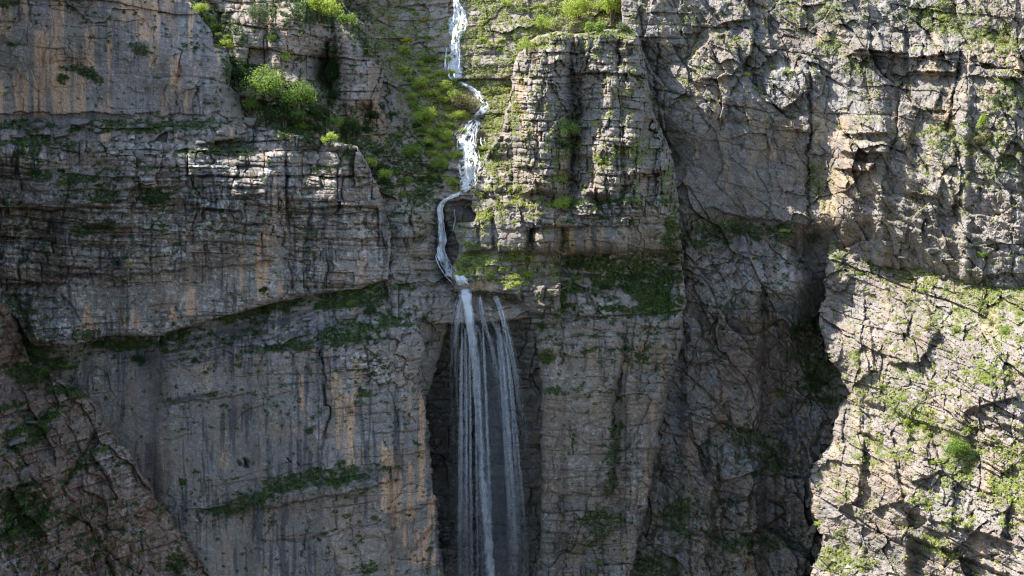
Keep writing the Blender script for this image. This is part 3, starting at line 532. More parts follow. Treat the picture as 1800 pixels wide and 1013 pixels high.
# right side
rock('cliff_terrain', 'fractured pale cliff right of the pillar, half in shade, with jutting slabs', 'cliff', 'structure', M_RIGHT,
     [(1060, -170), (1990, -170), (1990, 520), (1800, 520), (1560, 470), (1500, 460), (1480, 600), (1520, 700), (1500, 900), (1500, 1180), (1040, 1180), (1080, 960), (1130, 760), (1180, 560), (1180, 420), (1165, 300), (1110, 120)],
     [(1120, -50, 24), (1150, 20, 20), (1300, 0, 18), (1500, 0, 10), (1700, 0, 1), (1900, 0, -8), (1160, 130, 19), (1200, 200, 12), (1350, 200, 9.5), (1440, 200, 6), (1500, 200, 1), (1700, 200, -10), (1900, 200, -20), (1165, 300, 18), (1200, 370, 12), (1350, 370, 10), (1435, 330, 7),
      (1460, 380, 1), (1600, 380, -8), (1750, 400, -17), (1900, 400, -25), (1250, 425, 13.5), (1340, 430, 11.5), (1385, 420, 7), (1432, 430, 11), (1430, 540, 11), (1200, 600, 9), (1300, 560, 6), (1395, 500, 4), (1430, 650, 12), (1250, 800, 7), (1400, 800, 7), (1150, 900, 6), (1300, 1000, 4), (1440, 1000, 6), (1150, 1150, 4), (1480, 800, 6), (1300, -150, 26), (1800, -150, 4)],
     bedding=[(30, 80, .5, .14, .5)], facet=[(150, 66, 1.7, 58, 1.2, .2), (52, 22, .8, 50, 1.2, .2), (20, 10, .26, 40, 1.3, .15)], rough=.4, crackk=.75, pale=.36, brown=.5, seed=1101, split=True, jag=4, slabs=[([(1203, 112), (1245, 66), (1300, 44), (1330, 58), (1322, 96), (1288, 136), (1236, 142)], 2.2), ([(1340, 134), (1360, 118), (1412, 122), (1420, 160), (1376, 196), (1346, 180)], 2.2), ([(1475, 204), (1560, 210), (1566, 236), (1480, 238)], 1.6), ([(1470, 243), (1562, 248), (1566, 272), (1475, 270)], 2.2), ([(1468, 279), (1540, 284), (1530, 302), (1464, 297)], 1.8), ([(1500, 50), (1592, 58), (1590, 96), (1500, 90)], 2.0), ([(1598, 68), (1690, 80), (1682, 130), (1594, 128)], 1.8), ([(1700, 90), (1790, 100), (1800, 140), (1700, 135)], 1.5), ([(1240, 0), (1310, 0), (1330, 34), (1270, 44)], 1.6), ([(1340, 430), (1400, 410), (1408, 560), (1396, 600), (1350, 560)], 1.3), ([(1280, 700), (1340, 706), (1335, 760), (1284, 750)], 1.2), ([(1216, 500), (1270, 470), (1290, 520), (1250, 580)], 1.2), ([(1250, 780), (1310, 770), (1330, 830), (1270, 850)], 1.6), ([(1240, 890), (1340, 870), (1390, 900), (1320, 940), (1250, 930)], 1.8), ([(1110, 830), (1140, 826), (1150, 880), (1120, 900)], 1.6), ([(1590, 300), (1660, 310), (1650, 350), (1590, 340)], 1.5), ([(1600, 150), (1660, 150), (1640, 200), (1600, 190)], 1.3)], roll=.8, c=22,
     smooth=[(1300, 320, 110, 60, 0, .75), (1250, 270, 60, 50, 0, .6), (1470, 190, 50, 50, 0, .6), (1620, 200, 40, 50, 0, .4), (1435, 480, 16, 90, 0, .6), (1345, 640, 50, 40, 0, .3)],
     ledges=[([(1185, 380), (1250, 366), (1300, 380), (1440, 395)], -1.1, 5), ([(1200, 412), (1340, 424)], 1.4, 16), ([(1480, 190), (1600, 206)], .9, 6), ([(1470, 240), (1560, 250)], 1.6, 7), ([(1470, 276), (1550, 284)], 1.3, 6), ([(1500, 60), (1600, 80), (1800, 76)], 1.6, 10), ([(1500, 92), (1600, 100), (1690, 88)], -1.5, 4), ([(1560, 130), (1690, 132)], -1.0, 4), ([(1300, 110), (1440, 118)], 1.2, 8), ([(1540, 340), (1700, 370), (1900, 420)], 1.0, 5), ([(1540, 370), (1700, 405), (1900, 450)], 1.0, 5), ([(1560, 388), (1680, 420), (1900, 470)], 0.9, 5), ([(1560, 280), (1680, 310), (1820, 350)], 0.8, 5), ([(1200, 720), (1340, 716)], .9, 5), ([(1240, 960), (1440, 940)], .8, 6), ([(1700, 110), (1900, 130)], -1.4, 5), ([(1250, 860), (1380, 880)], -1.4, 5)],
     cracks=[([(1420, 115), (1424, 220), (1418, 330), (1424, 400)], 5, 2.6), ([(1330, 40), (1322, 90), (1296, 140), (1276, 190), (1262, 240)], 4.5, 1.8), ([(1200, 0), (1235, 50), (1206, 110)], 4, 1.2), ([(1585, 140), (1576, 230), (1552, 340)], 3.5, 1.5), ([(1690, 80), (1680, 150), (1664, 230)], 4, 1.7), ([(1160, 80), (1150, 140), (1160, 230), (1180, 290)], 9, 3), ([(1270, 470), (1262, 600), (1290, 650)], 3.5, 1), ([(1345, 430), (1360, 520)], 3.5, 1.1), ([(1240, 560), (1270, 700)], 4, 1.2), ([(1340, 750), (1345, 620)], 3, 1), ([(1270, 780), (1262, 880), (1256, 950)], 5, 1.6), ([(1595, 20), (1597, 150)], 2, .8), ([(1740, 0), (1738, 50), (1755, 80)], 2.5, .9)],
     veg=[(1440, 20, 70, 30, 0, .55), (1650, 20, 80, 20, 0, .6), (1660, 45, 40, 18, 10, .85), (1740, 70, 50, 20, 20, .6), (1300, 80, 20, 16, 0, .6), (1500, 110, 30, 14, 20, .65), (1390, 30, 30, 14, 0, .65), (1460, 80, 22, 14, 0, .6), (1220, 130, 34, 10, -30, .5), (1385, 130, 10, 8, 0, .7), (1290, 400, 60, 16, 5, 1), (1375, 410, 24, 14, 20, .95), (1420, 590, 26, 40, 0, .8), (1440, 660, 40, 50, 20, .8), (1450, 690, 36, 30, 0, .75), (1400, 630, 30, 14, 0, .8), (1320, 770, 40, 16, 20, .85), (1360, 800, 50, 30, 20, .7), (1440, 320, 30, 40, 0, .65), (1740, 260, 60, 60, 0, .55), (1660, 250, 50, 30, 20, .5), (1200, 900, 40, 40, 0, .6), (1330, 960, 80, 20, 0, .7), (1290, 540, 20, 10, 0, .5), (1230, 420, 40, 20, 0, .6), (1190, 470, 14, 60, 0, .8), (1780, 180, 40, 40, 0, .55), (1430, 420, 20, 12, 0, .8), (1140, 1000, 40, 30, 0, .7)],
     orange=[(1430, 1450, 190, 250, .55), (1468, 1486, 205, 240, .5), (1620, 1650, 110, 140, .6), (1640, 1680, 180, 230, .4), (1352, 1364, 256, 280, .7), (1780, 1800, 100, 130, .7), (1440, 1470, 350, 400, .5), (1650, 1662, 290, 320, .5), (1460, 1550, 300, 345, .4)], orange_noise=.38, dark=[(1520, 120, 34, 20, 0, .5), (1660, 140, 50, 26, 0, .35), (1300, 330, 120, 60, 0, .3)], dark_noise=.5, brown_at=[(1330, 680, 80, 60, 0, .4), (1450, 300, 60, 60, 0, .3), (1560, 320, 100, 50, 0, .3)], pale_at=[(1375, 150, 40, 40, 0, .8), (1290, 500, 70, 60, 0, .75), (1390, 490, 30, 60, 0, .8), (1290, 850, 40, 40, 0, .5), (1180, 830, 40, 80, 0, .6), (1260, 180, 60, 50, 0, .5)])
rock('rock_buttress', 'bright pale rock buttress at the right with a grass covered shoulder', 'rock formation', None, M_RIGHT,
     [(1458, 420), (1468, 408), (1500, 398), (1560, 412), (1620, 425), (1700, 440), (1820, 462), (1990, 510), (1990, 1180), (1445, 1180), (1424, 1010), (1448, 962), (1442, 930), (1424, 880), (1420, 845), (1432, 815), (1456, 780), (1478, 720), (1496, 690), (1476, 650), (1450, 615), (1444, 560), (1452, 500)],
     [(1470, 412, 6), (1500, 402, 7), (1600, 425, -1), (1750, 452, -11), (1900, 490, -21), (1470, 480, -1), (1470, 560, -4), (1600, 560, -15), (1750, 560, -27), (1900, 560, -36), (1455, 600, -9), (1500, 690, -17), (1600, 750, -29), (1800, 750, -45), (1440, 850, -20), (1490, 850, -26), (1600, 900, -37), (1800, 950, -55), (1450, 1000, -26), (1500, 1150, -35), (1800, 1150, -62), (1950, 800, -54)],
     bedding=[(46, 110, .6, .42, .5), (18, 60, .3, .42, .5)], facet=[(120, 46, 1.0, 38, 1.2, .15), (42, 15, .4, 30, 1.3, .15), (16, 7, .14, 30, 1.3, .1)], rough=.36, speck=.32, vegk=.8, crackk=.6, pale=.36, brown=.6, seed=1201, big_planes=(.8, 95.), jag=11, roll=1.3, c=25,
     slabs=[([(1545, 590), (1575, 545), (1630, 536), (1650, 580), (1620, 640), (1560, 640)], 1.6), ([(1490, 570), (1530, 560), (1540, 650), (1500, 680)], 1.3), ([(1570, 790), (1640, 770), (1660, 830), (1600, 850)], 1.2), ([(1680, 640), (1760, 620), (1790, 700), (1700, 720)], 1.3), ([(1480, 780), (1520, 770), (1516, 880), (1470, 900)], 1.2), ([(1530, 800), (1570, 790), (1590, 880), (1530, 900)], 1.1), ([(1700, 860), (1780, 880), (1760, 950), (1690, 930)], 1.4)],
     cracks=[([(1520, 520), (1512, 620), (1500, 690)], 4, 1.6), ([(1488, 720), (1476, 860)], 3, 1.4), ([(1520, 780), (1506, 900)], 4, 1.6), ([(1560, 640), (1548, 700)], 3, 1), ([(1678, 820), (1674, 930), (1660, 1013)], 4, 1.5), ([(1610, 950), (1700, 985), (1760, 1013)], 4, 1.2), ([(1770, 620), (1765, 720)], 3, 1.2)],
     ledges=[([(1520, 700), (1620, 740), (1800, 800)], -1.0, 5), ([(1560, 780), (1680, 850)], .9, 6), ([(1600, 940), (1700, 980), (1800, 1020)], -2.0, 6), ([(1500, 590), (1640, 560)], .8, 8), ([(1650, 620), (1800, 660)], .9, 8), ([(1600, 900), (1800, 960)], -1.0, 5), ([(1700, 720), (1900, 790)], -1.4, 6)],
     veg=[(1520, 435, 70, 36, 15, .78), (1620, 475, 110, 40, 18, .72), (1740, 500, 110, 50, 18, .76), (1880, 540, 120, 50, 15, .7), (1570, 450, 60, 26, 10, .65), (1700, 570, 90, 30, 20, .55), (1560, 700, 70, 30, 25, .52), (1620, 740, 50, 26, 30, .72), (1500, 700, 20, 26, 0, .6), (1690, 800, 40, 50, 0, .6), (1780, 850, 40, 60, 0, .65), (1490, 985, 50, 22, 0, .85), (1500, 640, 16, 40, 0, .5), (1660, 970, 70, 12, 28, .7), (1540, 790, 60, 30, 0, .42), (1480, 860, 24, 30, 0, .5), (1720, 660, 60, 20, 0, .5), (1600, 640, 60, 40, 0, .35), (1640, 900, 70, 40, 0, .4), (1480, 940, 30, 14, 0, .55)],
     orange_noise=.4, dark=[(1600, 975, 50, 24, 20, .5), (1640, 955, 30, 26, 0, .3)], dark_noise=.3, brown_at=[(1600, 600, 100, 30, 0, .3), (1560, 880, 60, 50, 0, .2)], pale_at=[(1570, 580, 60, 40, 0, .4), (1640, 680, 80, 50, 0, .3)])

# ================================================================ helpers for what stands on the terrain
def px2m(Y): return (Y - CAM_Y) / FPX
def surf(px, py, r=0):
    j, i = cell(px, py)
    if r:
        return float(np.median(NEAR[max(0, j - r):j + r + 1, max(0, i - r):i + r + 1]))
    return float(NEAR[j, i])
def tag(o, label, cat, group=None, kind=None):
    o['label'] = label
    if cat: o['category'] = cat
    if group: o['group'] = group
    if kind: o['kind'] = kind
    return o
def mesh_obj(name, V, F, material, parent=None, attrs=(), uv=None, smooth=False):
    me = bpy.data.meshes.new(name)
    V = np.asarray(V, np.float32); F = np.asarray(F, np.int32); k = F.shape[1]
    me.vertices.add(len(V)); me.vertices.foreach_set('co', V.ravel())
    me.loops.add(F.size); me.loops.foreach_set('vertex_index', F.ravel())
    me.polygons.add(len(F))
    me.polygons.foreach_set('loop_start', np.arange(0, F.size, k, dtype=np.int32))
    me.polygons.foreach_set('loop_total', np.full(len(F), k, np.int32))
    me.update(calc_edges=True)
    me.polygons.foreach_set('use_smooth', np.full(len(F), smooth, bool))
    for nm, arr in attrs:
        a = me.color_attributes.new(nm, 'FLOAT_COLOR', 'POINT'); a.data.foreach_set('color', np.asarray(arr, np.float32).ravel())
    if uv is not None:
        l = me.uv_layers.new(name='flow'); l.data.foreach_set('uv', np.asarray(uv, np.float32)[F.ravel()].ravel())
    me.materials.append(material)
    o = bpy.data.objects.new(name, me); COL.objects.link(o)
    if parent is not None: o.parent = parent
    return o

# ---------------------------------------------------------------- foliage
def leaf_material(name, a, b, trans=0.35):
    m, nt, p, out = mat(name)
    v = N(nt, 'ShaderNodeVertexColor', layer_name='leaf')
    s = N(nt, 'ShaderNodeSeparateColor'); nt.links.new(v.outputs[0], s.inputs[0])
    oi = N(nt, 'ShaderNodeObjectInfo')
    f = math_n(nt, 'ADD', math_n(nt, 'MULTIPLY', s.outputs[0], 0.75), math_n(nt, 'MULTIPLY', oi.outputs['Random'], 0.25))
    c = mix(nt, f, a, b)
    nt.links.new(c, p.inputs['Base Color']); p.inputs['Roughness'].default_value = 0.6
    p.inputs['Specular IOR Level'].default_value = 0.25
    t = N(nt, 'ShaderNodeBsdfTranslucent'); nt.links.new(mix(nt, 0.5, c, (b[0] * 1.5, b[1] * 1.5, b[2])), t.inputs[0])
    ms = N(nt, 'ShaderNodeMixShader'); ms.inputs[0].default_value = trans
    nt.links.new(p.outputs[0], ms.inputs[1]); nt.links.new(t.outputs[0], ms.inputs[2]); nt.links.new(ms.outputs[0], out.inputs[0])
    return m
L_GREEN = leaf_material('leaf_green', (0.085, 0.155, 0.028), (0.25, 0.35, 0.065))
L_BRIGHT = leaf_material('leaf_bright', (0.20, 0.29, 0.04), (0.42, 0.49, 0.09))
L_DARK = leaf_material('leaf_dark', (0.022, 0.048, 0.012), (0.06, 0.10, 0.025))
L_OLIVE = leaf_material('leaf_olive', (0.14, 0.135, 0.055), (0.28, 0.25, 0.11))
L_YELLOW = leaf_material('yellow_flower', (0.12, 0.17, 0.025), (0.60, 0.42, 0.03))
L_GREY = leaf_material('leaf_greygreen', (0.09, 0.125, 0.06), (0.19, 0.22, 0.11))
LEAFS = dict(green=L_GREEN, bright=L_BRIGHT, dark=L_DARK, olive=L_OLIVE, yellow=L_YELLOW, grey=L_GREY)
m_bark, nt_, p_, o_ = mat('bark')
tcb = N(nt_, 'ShaderNodeTexCoord')
nt_.links.new(mix(nt_, noise(nt_, tcb.outputs['Object'], 6.0, 5, .6), (0.06, 0.045, 0.035), (0.17, 0.14, 0.11)), p_.inputs['Base Color']); p_.inputs['Roughness'].default_value = 0.9

def leaves(C, Nrm, L, W, rng):
    """rhombic leaves: centre, rough outward direction, length, width -> verts, quads, colour"""
    n = len(C)
    a = Nrm + rng.normal(0, 0.55, (n, 3)); a /= np.linalg.norm(a, axis=1)[:, None]
    b = np.cross(a, rng.normal(0, 1, (n, 3))); b /= np.linalg.norm(b, axis=1)[:, None] + 1e-9
    c = np.cross(a, b)
    L = L[:, None]; W = W[:, None]
    V = np.stack([C - b * L * .5, C + c * W * .5 + a * W * .15, C + b * L * .5, C - c * W * .5 + a * W * .15], 1).reshape(-1, 3)
    F = np.arange(4 * n).reshape(n, 4)
    return V, F

def crown_mesh(name, seed, n, lobes, squash, leaf, material, tall=1.0, flower=0.0):
    rng = np.random.default_rng(seed)
    cen = rng.normal(0, 1, (lobes, 3)); cen /= np.linalg.norm(cen, axis=1)[:, None]
    cen *= rng.uniform(0.3, 0.82, (lobes, 1)); cen[:, 2] = np.abs(cen[:, 2]) * 0.9 - 0.25
    rad = rng.uniform(0.2, 0.46, lobes)
    k = rng.choice(lobes, n, p=rad ** 2 / (rad ** 2).sum())
    d = rng.normal(0, 1, (n, 3)); d /= np.linalg.norm(d, axis=1)[:, None]
    rr = rad[k] * rng.uniform(0.55, 1.08, n) ** 0.6 * (1 + 0.32 * rng.normal(0, .6, n))
    C = cen[k] + d * rr[:, None]
    C[:, 2] *= squash * tall
    if tall > 1.2:
        f = np.clip((C[:, 2] / tall + .7) / 1.5, 0, 1); C[:, :2] *= (1.15 - f)[:, None]
    L = leaf * rng.uniform(.6, 1.35, n)
    V, F = leaves(C, d + np.array([0, 0, .35]), L, L * rng.uniform(.5, .8, n), rng)
    lob = rng.random(lobes)[k]
    col = np.clip(0.25 + 0.5 * lob + rng.normal(0, .22, n), 0, 1)
    if flower: col = np.where((rng.random(n) < flower) & (d[:, 2] > -.2), 1.0, col * 0.3)
    col = np.repeat(col, 4); rgba = np.stack([col, col, col, np.ones_like(col)], -1)
    V[:, 2] += 0.62 * squash * tall
    o = mesh_obj(name, V, F, material, attrs=[('leaf', rgba)])
    return o

def twig_mesh(name, seed, n=9, h=1.0, spread=0.6, r=0.035):
    rng = np.random.default_rng(seed); V = []; F = []
    for k in range(n):
        a = rng.uniform(0, 6.28); s = spread * rng.uniform(.3, 1)
        P = [np.array([0.05 * math.cos(a), 0.05 * math.sin(a), -0.15])]
        for q in range(1, 5):
            f = q / 4
            P.append(np.array([s * f ** 1.3 * math.cos(a), s * f ** 1.3 * math.sin(a), h * f * rng.uniform(.85, 1)]) + rng.normal(0, .04, 3))
        base = len(V)
        for q, p in enumerate(P):
            rr = r * (1 - 0.8 * q / 4)
            for z in range(5):
                V.append(p + rr * np.array([math.cos(z * 1.257), math.sin(z * 1.257), 0.0]))
        for q in range(4):
            for z in range(5):
                F.append([base + q * 5 + z, base + q * 5 + (z + 1) % 5, base + (q + 1) * 5 + (z + 1) % 5, base + (q + 1) * 5 + z])
    return mesh_obj(name, V, F, m_bark, smooth=True)

PROTO = {}
def proto(colour, shape):
    key = (colour, shape)
    if key not in PROTO:
        sd = 40 + len(PROTO) * 13
        if shape == 'round': o = crown_mesh('shrub', sd, 900, 9, .85, .15, LEAFS[colour], flower=.45 if colour == 'yellow' else 0)
        elif shape == 'loose': o = crown_mesh('shrub', sd, 620, 12, .8, .17, LEAFS[colour], flower=.45 if colour == 'yellow' else 0)
        elif shape == 'low': o = crown_mesh('shrub', sd, 520, 10, .5, .17, LEAFS[colour], flower=.45 if colour == 'yellow' else 0)
        elif shape == 'tree': o = crown_mesh('shrub', sd, 2600, 16, .95, .095, LEAFS[colour])
        elif shape == 'thin': o = crown_mesh('shrub', sd, 1300, 14, .85, .075, LEAFS[colour])
        elif shape == 'cone': o = crown_mesh('shrub', sd, 1500, 16, .9, .12, LEAFS[colour], tall=1.7)
        PROTO[key] = o.data; bpy.data.objects.remove(o)
    return PROTO[key]
TWIG = {}
def twigs(kind):
    if kind not in TWIG:
        o = twig_mesh('stem', 5 + len(TWIG), *{'bush': (9, 1.0, .6, .03), 'bare': (34, 1.25, .85, .016), 'tree': (7, 1.1, .5, .05)}[kind])
        TWIG[kind] = o.data; bpy.data.objects.remove(o)
    return TWIG[kind]

def place_shrub(px, py, r, colour, shape, label, group=None, name='shrub', cat='shrub', parts=None, sx=1.0):
    """px, py: where its middle shows, r its radius in photo pixels"""
    tall = {'low': .5, 'cone': 1.5}.get(shape, .85)
    Yb = surf(px, py + r * tall * 0.7, 2)
    k = r * px2m(Yb)
    b = at(px, py + r * tall * 0.66, Yb - 0.15 * k)
    rz = random.uniform(0, 6.28)
    if parts is None:
        o = bpy.data.objects.new(name, proto(colour, shape)); COL.objects.link(o)
        o.location = b; o.rotation_euler = (random.uniform(-.15, .15), random.uniform(-.15, .15), rz); o.scale = (k * sx, k * sx, k * random.uniform(.85, 1.15))
    else:
        o = bpy.data.objects.new(name, None); COL.objects.link(o); o.location = b; o.rotation_euler = (0, 0, rz); o.scale = (k * sx, k * sx, k)
        for nm, me in (('crown', proto(colour, shape)), ('trunk' if cat == 'tree' else 'stem', twigs(parts))):
            c = bpy.data.objects.new(nm, me); COL.objects.link(c); c.parent = o
    return tag(o, label, cat, group)

# the bushes one can single out
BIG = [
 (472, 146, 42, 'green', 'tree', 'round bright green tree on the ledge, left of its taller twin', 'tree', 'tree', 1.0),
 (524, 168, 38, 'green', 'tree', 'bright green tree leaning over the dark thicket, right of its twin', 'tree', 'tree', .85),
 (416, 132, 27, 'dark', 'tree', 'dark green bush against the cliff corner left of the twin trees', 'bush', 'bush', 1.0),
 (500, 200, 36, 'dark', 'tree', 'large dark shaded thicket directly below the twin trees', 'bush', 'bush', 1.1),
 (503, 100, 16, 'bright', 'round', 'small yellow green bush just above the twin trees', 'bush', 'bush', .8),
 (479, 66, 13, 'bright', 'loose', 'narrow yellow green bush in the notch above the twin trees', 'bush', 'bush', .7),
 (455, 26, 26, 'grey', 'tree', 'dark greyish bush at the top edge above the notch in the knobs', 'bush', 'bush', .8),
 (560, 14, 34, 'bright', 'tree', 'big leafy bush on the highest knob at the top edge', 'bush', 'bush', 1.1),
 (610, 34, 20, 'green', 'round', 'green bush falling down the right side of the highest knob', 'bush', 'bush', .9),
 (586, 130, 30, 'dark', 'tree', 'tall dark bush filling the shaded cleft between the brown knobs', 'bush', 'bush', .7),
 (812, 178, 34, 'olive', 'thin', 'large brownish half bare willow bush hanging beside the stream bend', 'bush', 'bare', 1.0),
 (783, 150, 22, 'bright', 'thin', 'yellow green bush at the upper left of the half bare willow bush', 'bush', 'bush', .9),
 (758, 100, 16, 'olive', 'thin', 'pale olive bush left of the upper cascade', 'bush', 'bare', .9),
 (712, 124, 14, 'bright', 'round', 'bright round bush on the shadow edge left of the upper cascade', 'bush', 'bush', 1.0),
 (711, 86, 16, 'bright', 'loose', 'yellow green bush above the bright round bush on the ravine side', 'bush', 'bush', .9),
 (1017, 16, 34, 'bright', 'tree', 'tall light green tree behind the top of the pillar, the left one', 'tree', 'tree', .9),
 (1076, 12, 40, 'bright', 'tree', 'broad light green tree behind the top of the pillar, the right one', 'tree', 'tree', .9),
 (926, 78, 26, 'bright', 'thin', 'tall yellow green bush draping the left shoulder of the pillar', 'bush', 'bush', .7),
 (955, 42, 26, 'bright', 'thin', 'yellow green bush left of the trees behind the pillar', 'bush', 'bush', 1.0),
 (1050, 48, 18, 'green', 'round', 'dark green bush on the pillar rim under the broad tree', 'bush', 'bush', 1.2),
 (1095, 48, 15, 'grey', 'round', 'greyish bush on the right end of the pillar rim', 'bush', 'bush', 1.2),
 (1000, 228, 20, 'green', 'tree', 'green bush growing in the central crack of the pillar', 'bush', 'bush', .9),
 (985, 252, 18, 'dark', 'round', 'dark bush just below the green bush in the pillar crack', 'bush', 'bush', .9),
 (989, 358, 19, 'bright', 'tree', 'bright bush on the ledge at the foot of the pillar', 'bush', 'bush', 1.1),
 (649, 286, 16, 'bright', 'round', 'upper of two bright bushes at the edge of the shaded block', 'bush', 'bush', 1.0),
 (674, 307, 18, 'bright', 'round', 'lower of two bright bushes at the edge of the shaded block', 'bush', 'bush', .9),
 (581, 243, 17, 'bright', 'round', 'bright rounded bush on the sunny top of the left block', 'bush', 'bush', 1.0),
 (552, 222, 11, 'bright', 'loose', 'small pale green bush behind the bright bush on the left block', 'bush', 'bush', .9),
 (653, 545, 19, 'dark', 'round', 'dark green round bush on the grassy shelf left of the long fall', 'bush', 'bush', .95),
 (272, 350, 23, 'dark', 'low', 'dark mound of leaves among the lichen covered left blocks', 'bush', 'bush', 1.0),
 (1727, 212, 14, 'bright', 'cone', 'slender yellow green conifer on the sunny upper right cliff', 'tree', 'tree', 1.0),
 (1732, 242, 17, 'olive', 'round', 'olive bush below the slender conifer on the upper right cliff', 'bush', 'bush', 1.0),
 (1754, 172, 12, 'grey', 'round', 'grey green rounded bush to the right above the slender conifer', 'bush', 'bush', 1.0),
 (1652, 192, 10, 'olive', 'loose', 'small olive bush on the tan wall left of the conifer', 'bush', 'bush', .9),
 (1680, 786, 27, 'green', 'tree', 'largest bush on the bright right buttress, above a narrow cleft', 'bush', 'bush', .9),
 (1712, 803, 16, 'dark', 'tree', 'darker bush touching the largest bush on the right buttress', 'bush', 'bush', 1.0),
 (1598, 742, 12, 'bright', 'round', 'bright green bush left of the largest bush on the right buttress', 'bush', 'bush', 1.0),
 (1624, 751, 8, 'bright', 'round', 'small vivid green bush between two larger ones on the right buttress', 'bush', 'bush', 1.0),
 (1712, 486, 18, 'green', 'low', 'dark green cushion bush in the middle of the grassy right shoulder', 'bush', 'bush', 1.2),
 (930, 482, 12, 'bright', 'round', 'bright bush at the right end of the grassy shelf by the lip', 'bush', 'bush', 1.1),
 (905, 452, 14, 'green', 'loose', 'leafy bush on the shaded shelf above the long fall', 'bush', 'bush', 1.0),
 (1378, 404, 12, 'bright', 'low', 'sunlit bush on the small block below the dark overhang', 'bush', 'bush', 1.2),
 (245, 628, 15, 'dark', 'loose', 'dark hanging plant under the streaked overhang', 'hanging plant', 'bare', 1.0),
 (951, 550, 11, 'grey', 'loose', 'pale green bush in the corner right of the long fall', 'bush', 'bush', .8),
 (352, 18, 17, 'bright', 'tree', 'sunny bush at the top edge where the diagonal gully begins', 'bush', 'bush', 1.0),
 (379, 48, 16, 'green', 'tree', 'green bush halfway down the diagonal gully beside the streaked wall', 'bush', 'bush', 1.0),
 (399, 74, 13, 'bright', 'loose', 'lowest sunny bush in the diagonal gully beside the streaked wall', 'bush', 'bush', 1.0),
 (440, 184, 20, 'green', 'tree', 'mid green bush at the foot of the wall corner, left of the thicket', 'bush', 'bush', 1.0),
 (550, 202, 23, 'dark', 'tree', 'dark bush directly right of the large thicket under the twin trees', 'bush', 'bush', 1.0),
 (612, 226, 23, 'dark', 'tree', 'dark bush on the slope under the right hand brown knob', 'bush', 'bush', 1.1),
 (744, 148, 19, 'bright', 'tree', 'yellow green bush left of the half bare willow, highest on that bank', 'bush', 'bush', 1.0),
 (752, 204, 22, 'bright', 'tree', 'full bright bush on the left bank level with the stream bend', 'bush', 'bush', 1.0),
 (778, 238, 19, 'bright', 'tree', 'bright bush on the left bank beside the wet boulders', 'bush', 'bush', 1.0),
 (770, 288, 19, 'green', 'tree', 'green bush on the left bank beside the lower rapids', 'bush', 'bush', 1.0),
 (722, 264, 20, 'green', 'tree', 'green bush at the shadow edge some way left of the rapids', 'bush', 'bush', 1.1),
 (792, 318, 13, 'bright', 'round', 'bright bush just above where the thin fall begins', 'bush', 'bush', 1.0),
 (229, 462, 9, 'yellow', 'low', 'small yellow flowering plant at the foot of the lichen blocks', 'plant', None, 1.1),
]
for (px, py, r, c, sh, lab, cat, parts, sx) in BIG:
    place_shrub(px, py, r, c, sh, lab, None, {'tree': 'tree', 'bush': 'bush'}.get(cat, 'hanging_plant' if parts else 'flowering_shrub'), cat, parts, sx)

# the smaller ones, scattered where the ground cover grows
def scatter(n, box, rr, colours, shapes, label, group, seed, need=0.3, poly=None, name='shrub', cat='shrub', gap=0.9, aim=None):
    rng = random.Random(seed); done = []; tries = 0
    while len(done) < n and tries < n * 400:
        tries += 1
        px = rng.uniform(box[0], box[2]); py = rng.uniform(box[1], box[3]); r = rng.uniform(*rr) * rng.uniform(.7, 1.1)
        j, i = cell(px, py)
        if VEG[j, i] < need: continue
        if poly is not None and not inside(poly, px, py): continue
        if any((px - a) ** 2 + (py - b) ** 2 < (gap * (r + q)) ** 2 for a, b, q in done): continue
        done.append((px, py, r))
        place_shrub(px, py - r * .3, r, rng.choice(colours), rng.choice(shapes), label, group, name, cat, None, rng.uniform(.9, 1.35))
def inside(poly, x, y):
    c = False
    for (ax, ay), (bx, by) in zip(poly, poly[1:] + poly[:1]):
        if (ay > y) != (by > y) and x < ax + (y - ay) * (bx - ax) / (by - ay): c = not c
    return c
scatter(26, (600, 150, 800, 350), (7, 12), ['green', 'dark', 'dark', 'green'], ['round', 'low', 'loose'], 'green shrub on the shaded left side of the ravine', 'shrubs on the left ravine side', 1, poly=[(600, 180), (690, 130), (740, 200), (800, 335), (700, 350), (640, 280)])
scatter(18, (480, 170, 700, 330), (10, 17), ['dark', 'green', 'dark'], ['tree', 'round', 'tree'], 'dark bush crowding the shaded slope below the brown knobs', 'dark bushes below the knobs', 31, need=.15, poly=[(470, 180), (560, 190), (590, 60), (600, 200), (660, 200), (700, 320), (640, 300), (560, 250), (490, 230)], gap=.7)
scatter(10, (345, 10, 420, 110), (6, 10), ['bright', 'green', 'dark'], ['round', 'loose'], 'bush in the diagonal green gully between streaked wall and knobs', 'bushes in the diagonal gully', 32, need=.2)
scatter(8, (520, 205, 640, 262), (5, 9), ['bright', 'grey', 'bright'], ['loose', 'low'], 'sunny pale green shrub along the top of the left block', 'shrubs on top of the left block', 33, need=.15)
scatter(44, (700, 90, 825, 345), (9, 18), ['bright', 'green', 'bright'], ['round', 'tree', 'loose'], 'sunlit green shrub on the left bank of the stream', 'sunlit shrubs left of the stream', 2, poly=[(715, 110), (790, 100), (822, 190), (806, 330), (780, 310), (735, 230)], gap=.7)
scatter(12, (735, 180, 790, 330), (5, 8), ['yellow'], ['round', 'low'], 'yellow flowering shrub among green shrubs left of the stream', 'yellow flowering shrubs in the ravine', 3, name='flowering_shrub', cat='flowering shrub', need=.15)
scatter(18, (820, 5, 960, 330), (5, 10), ['bright', 'green', 'bright'], ['low', 'loose', 'round'], 'low sunlit shrub on the terraces right of the upper stream', 'shrubs right of the upper stream', 4, poly=[(835, 5), (985, 5), (930, 60), (900, 150), (880, 240), (840, 330), (835, 290), (870, 200), (830, 130)])
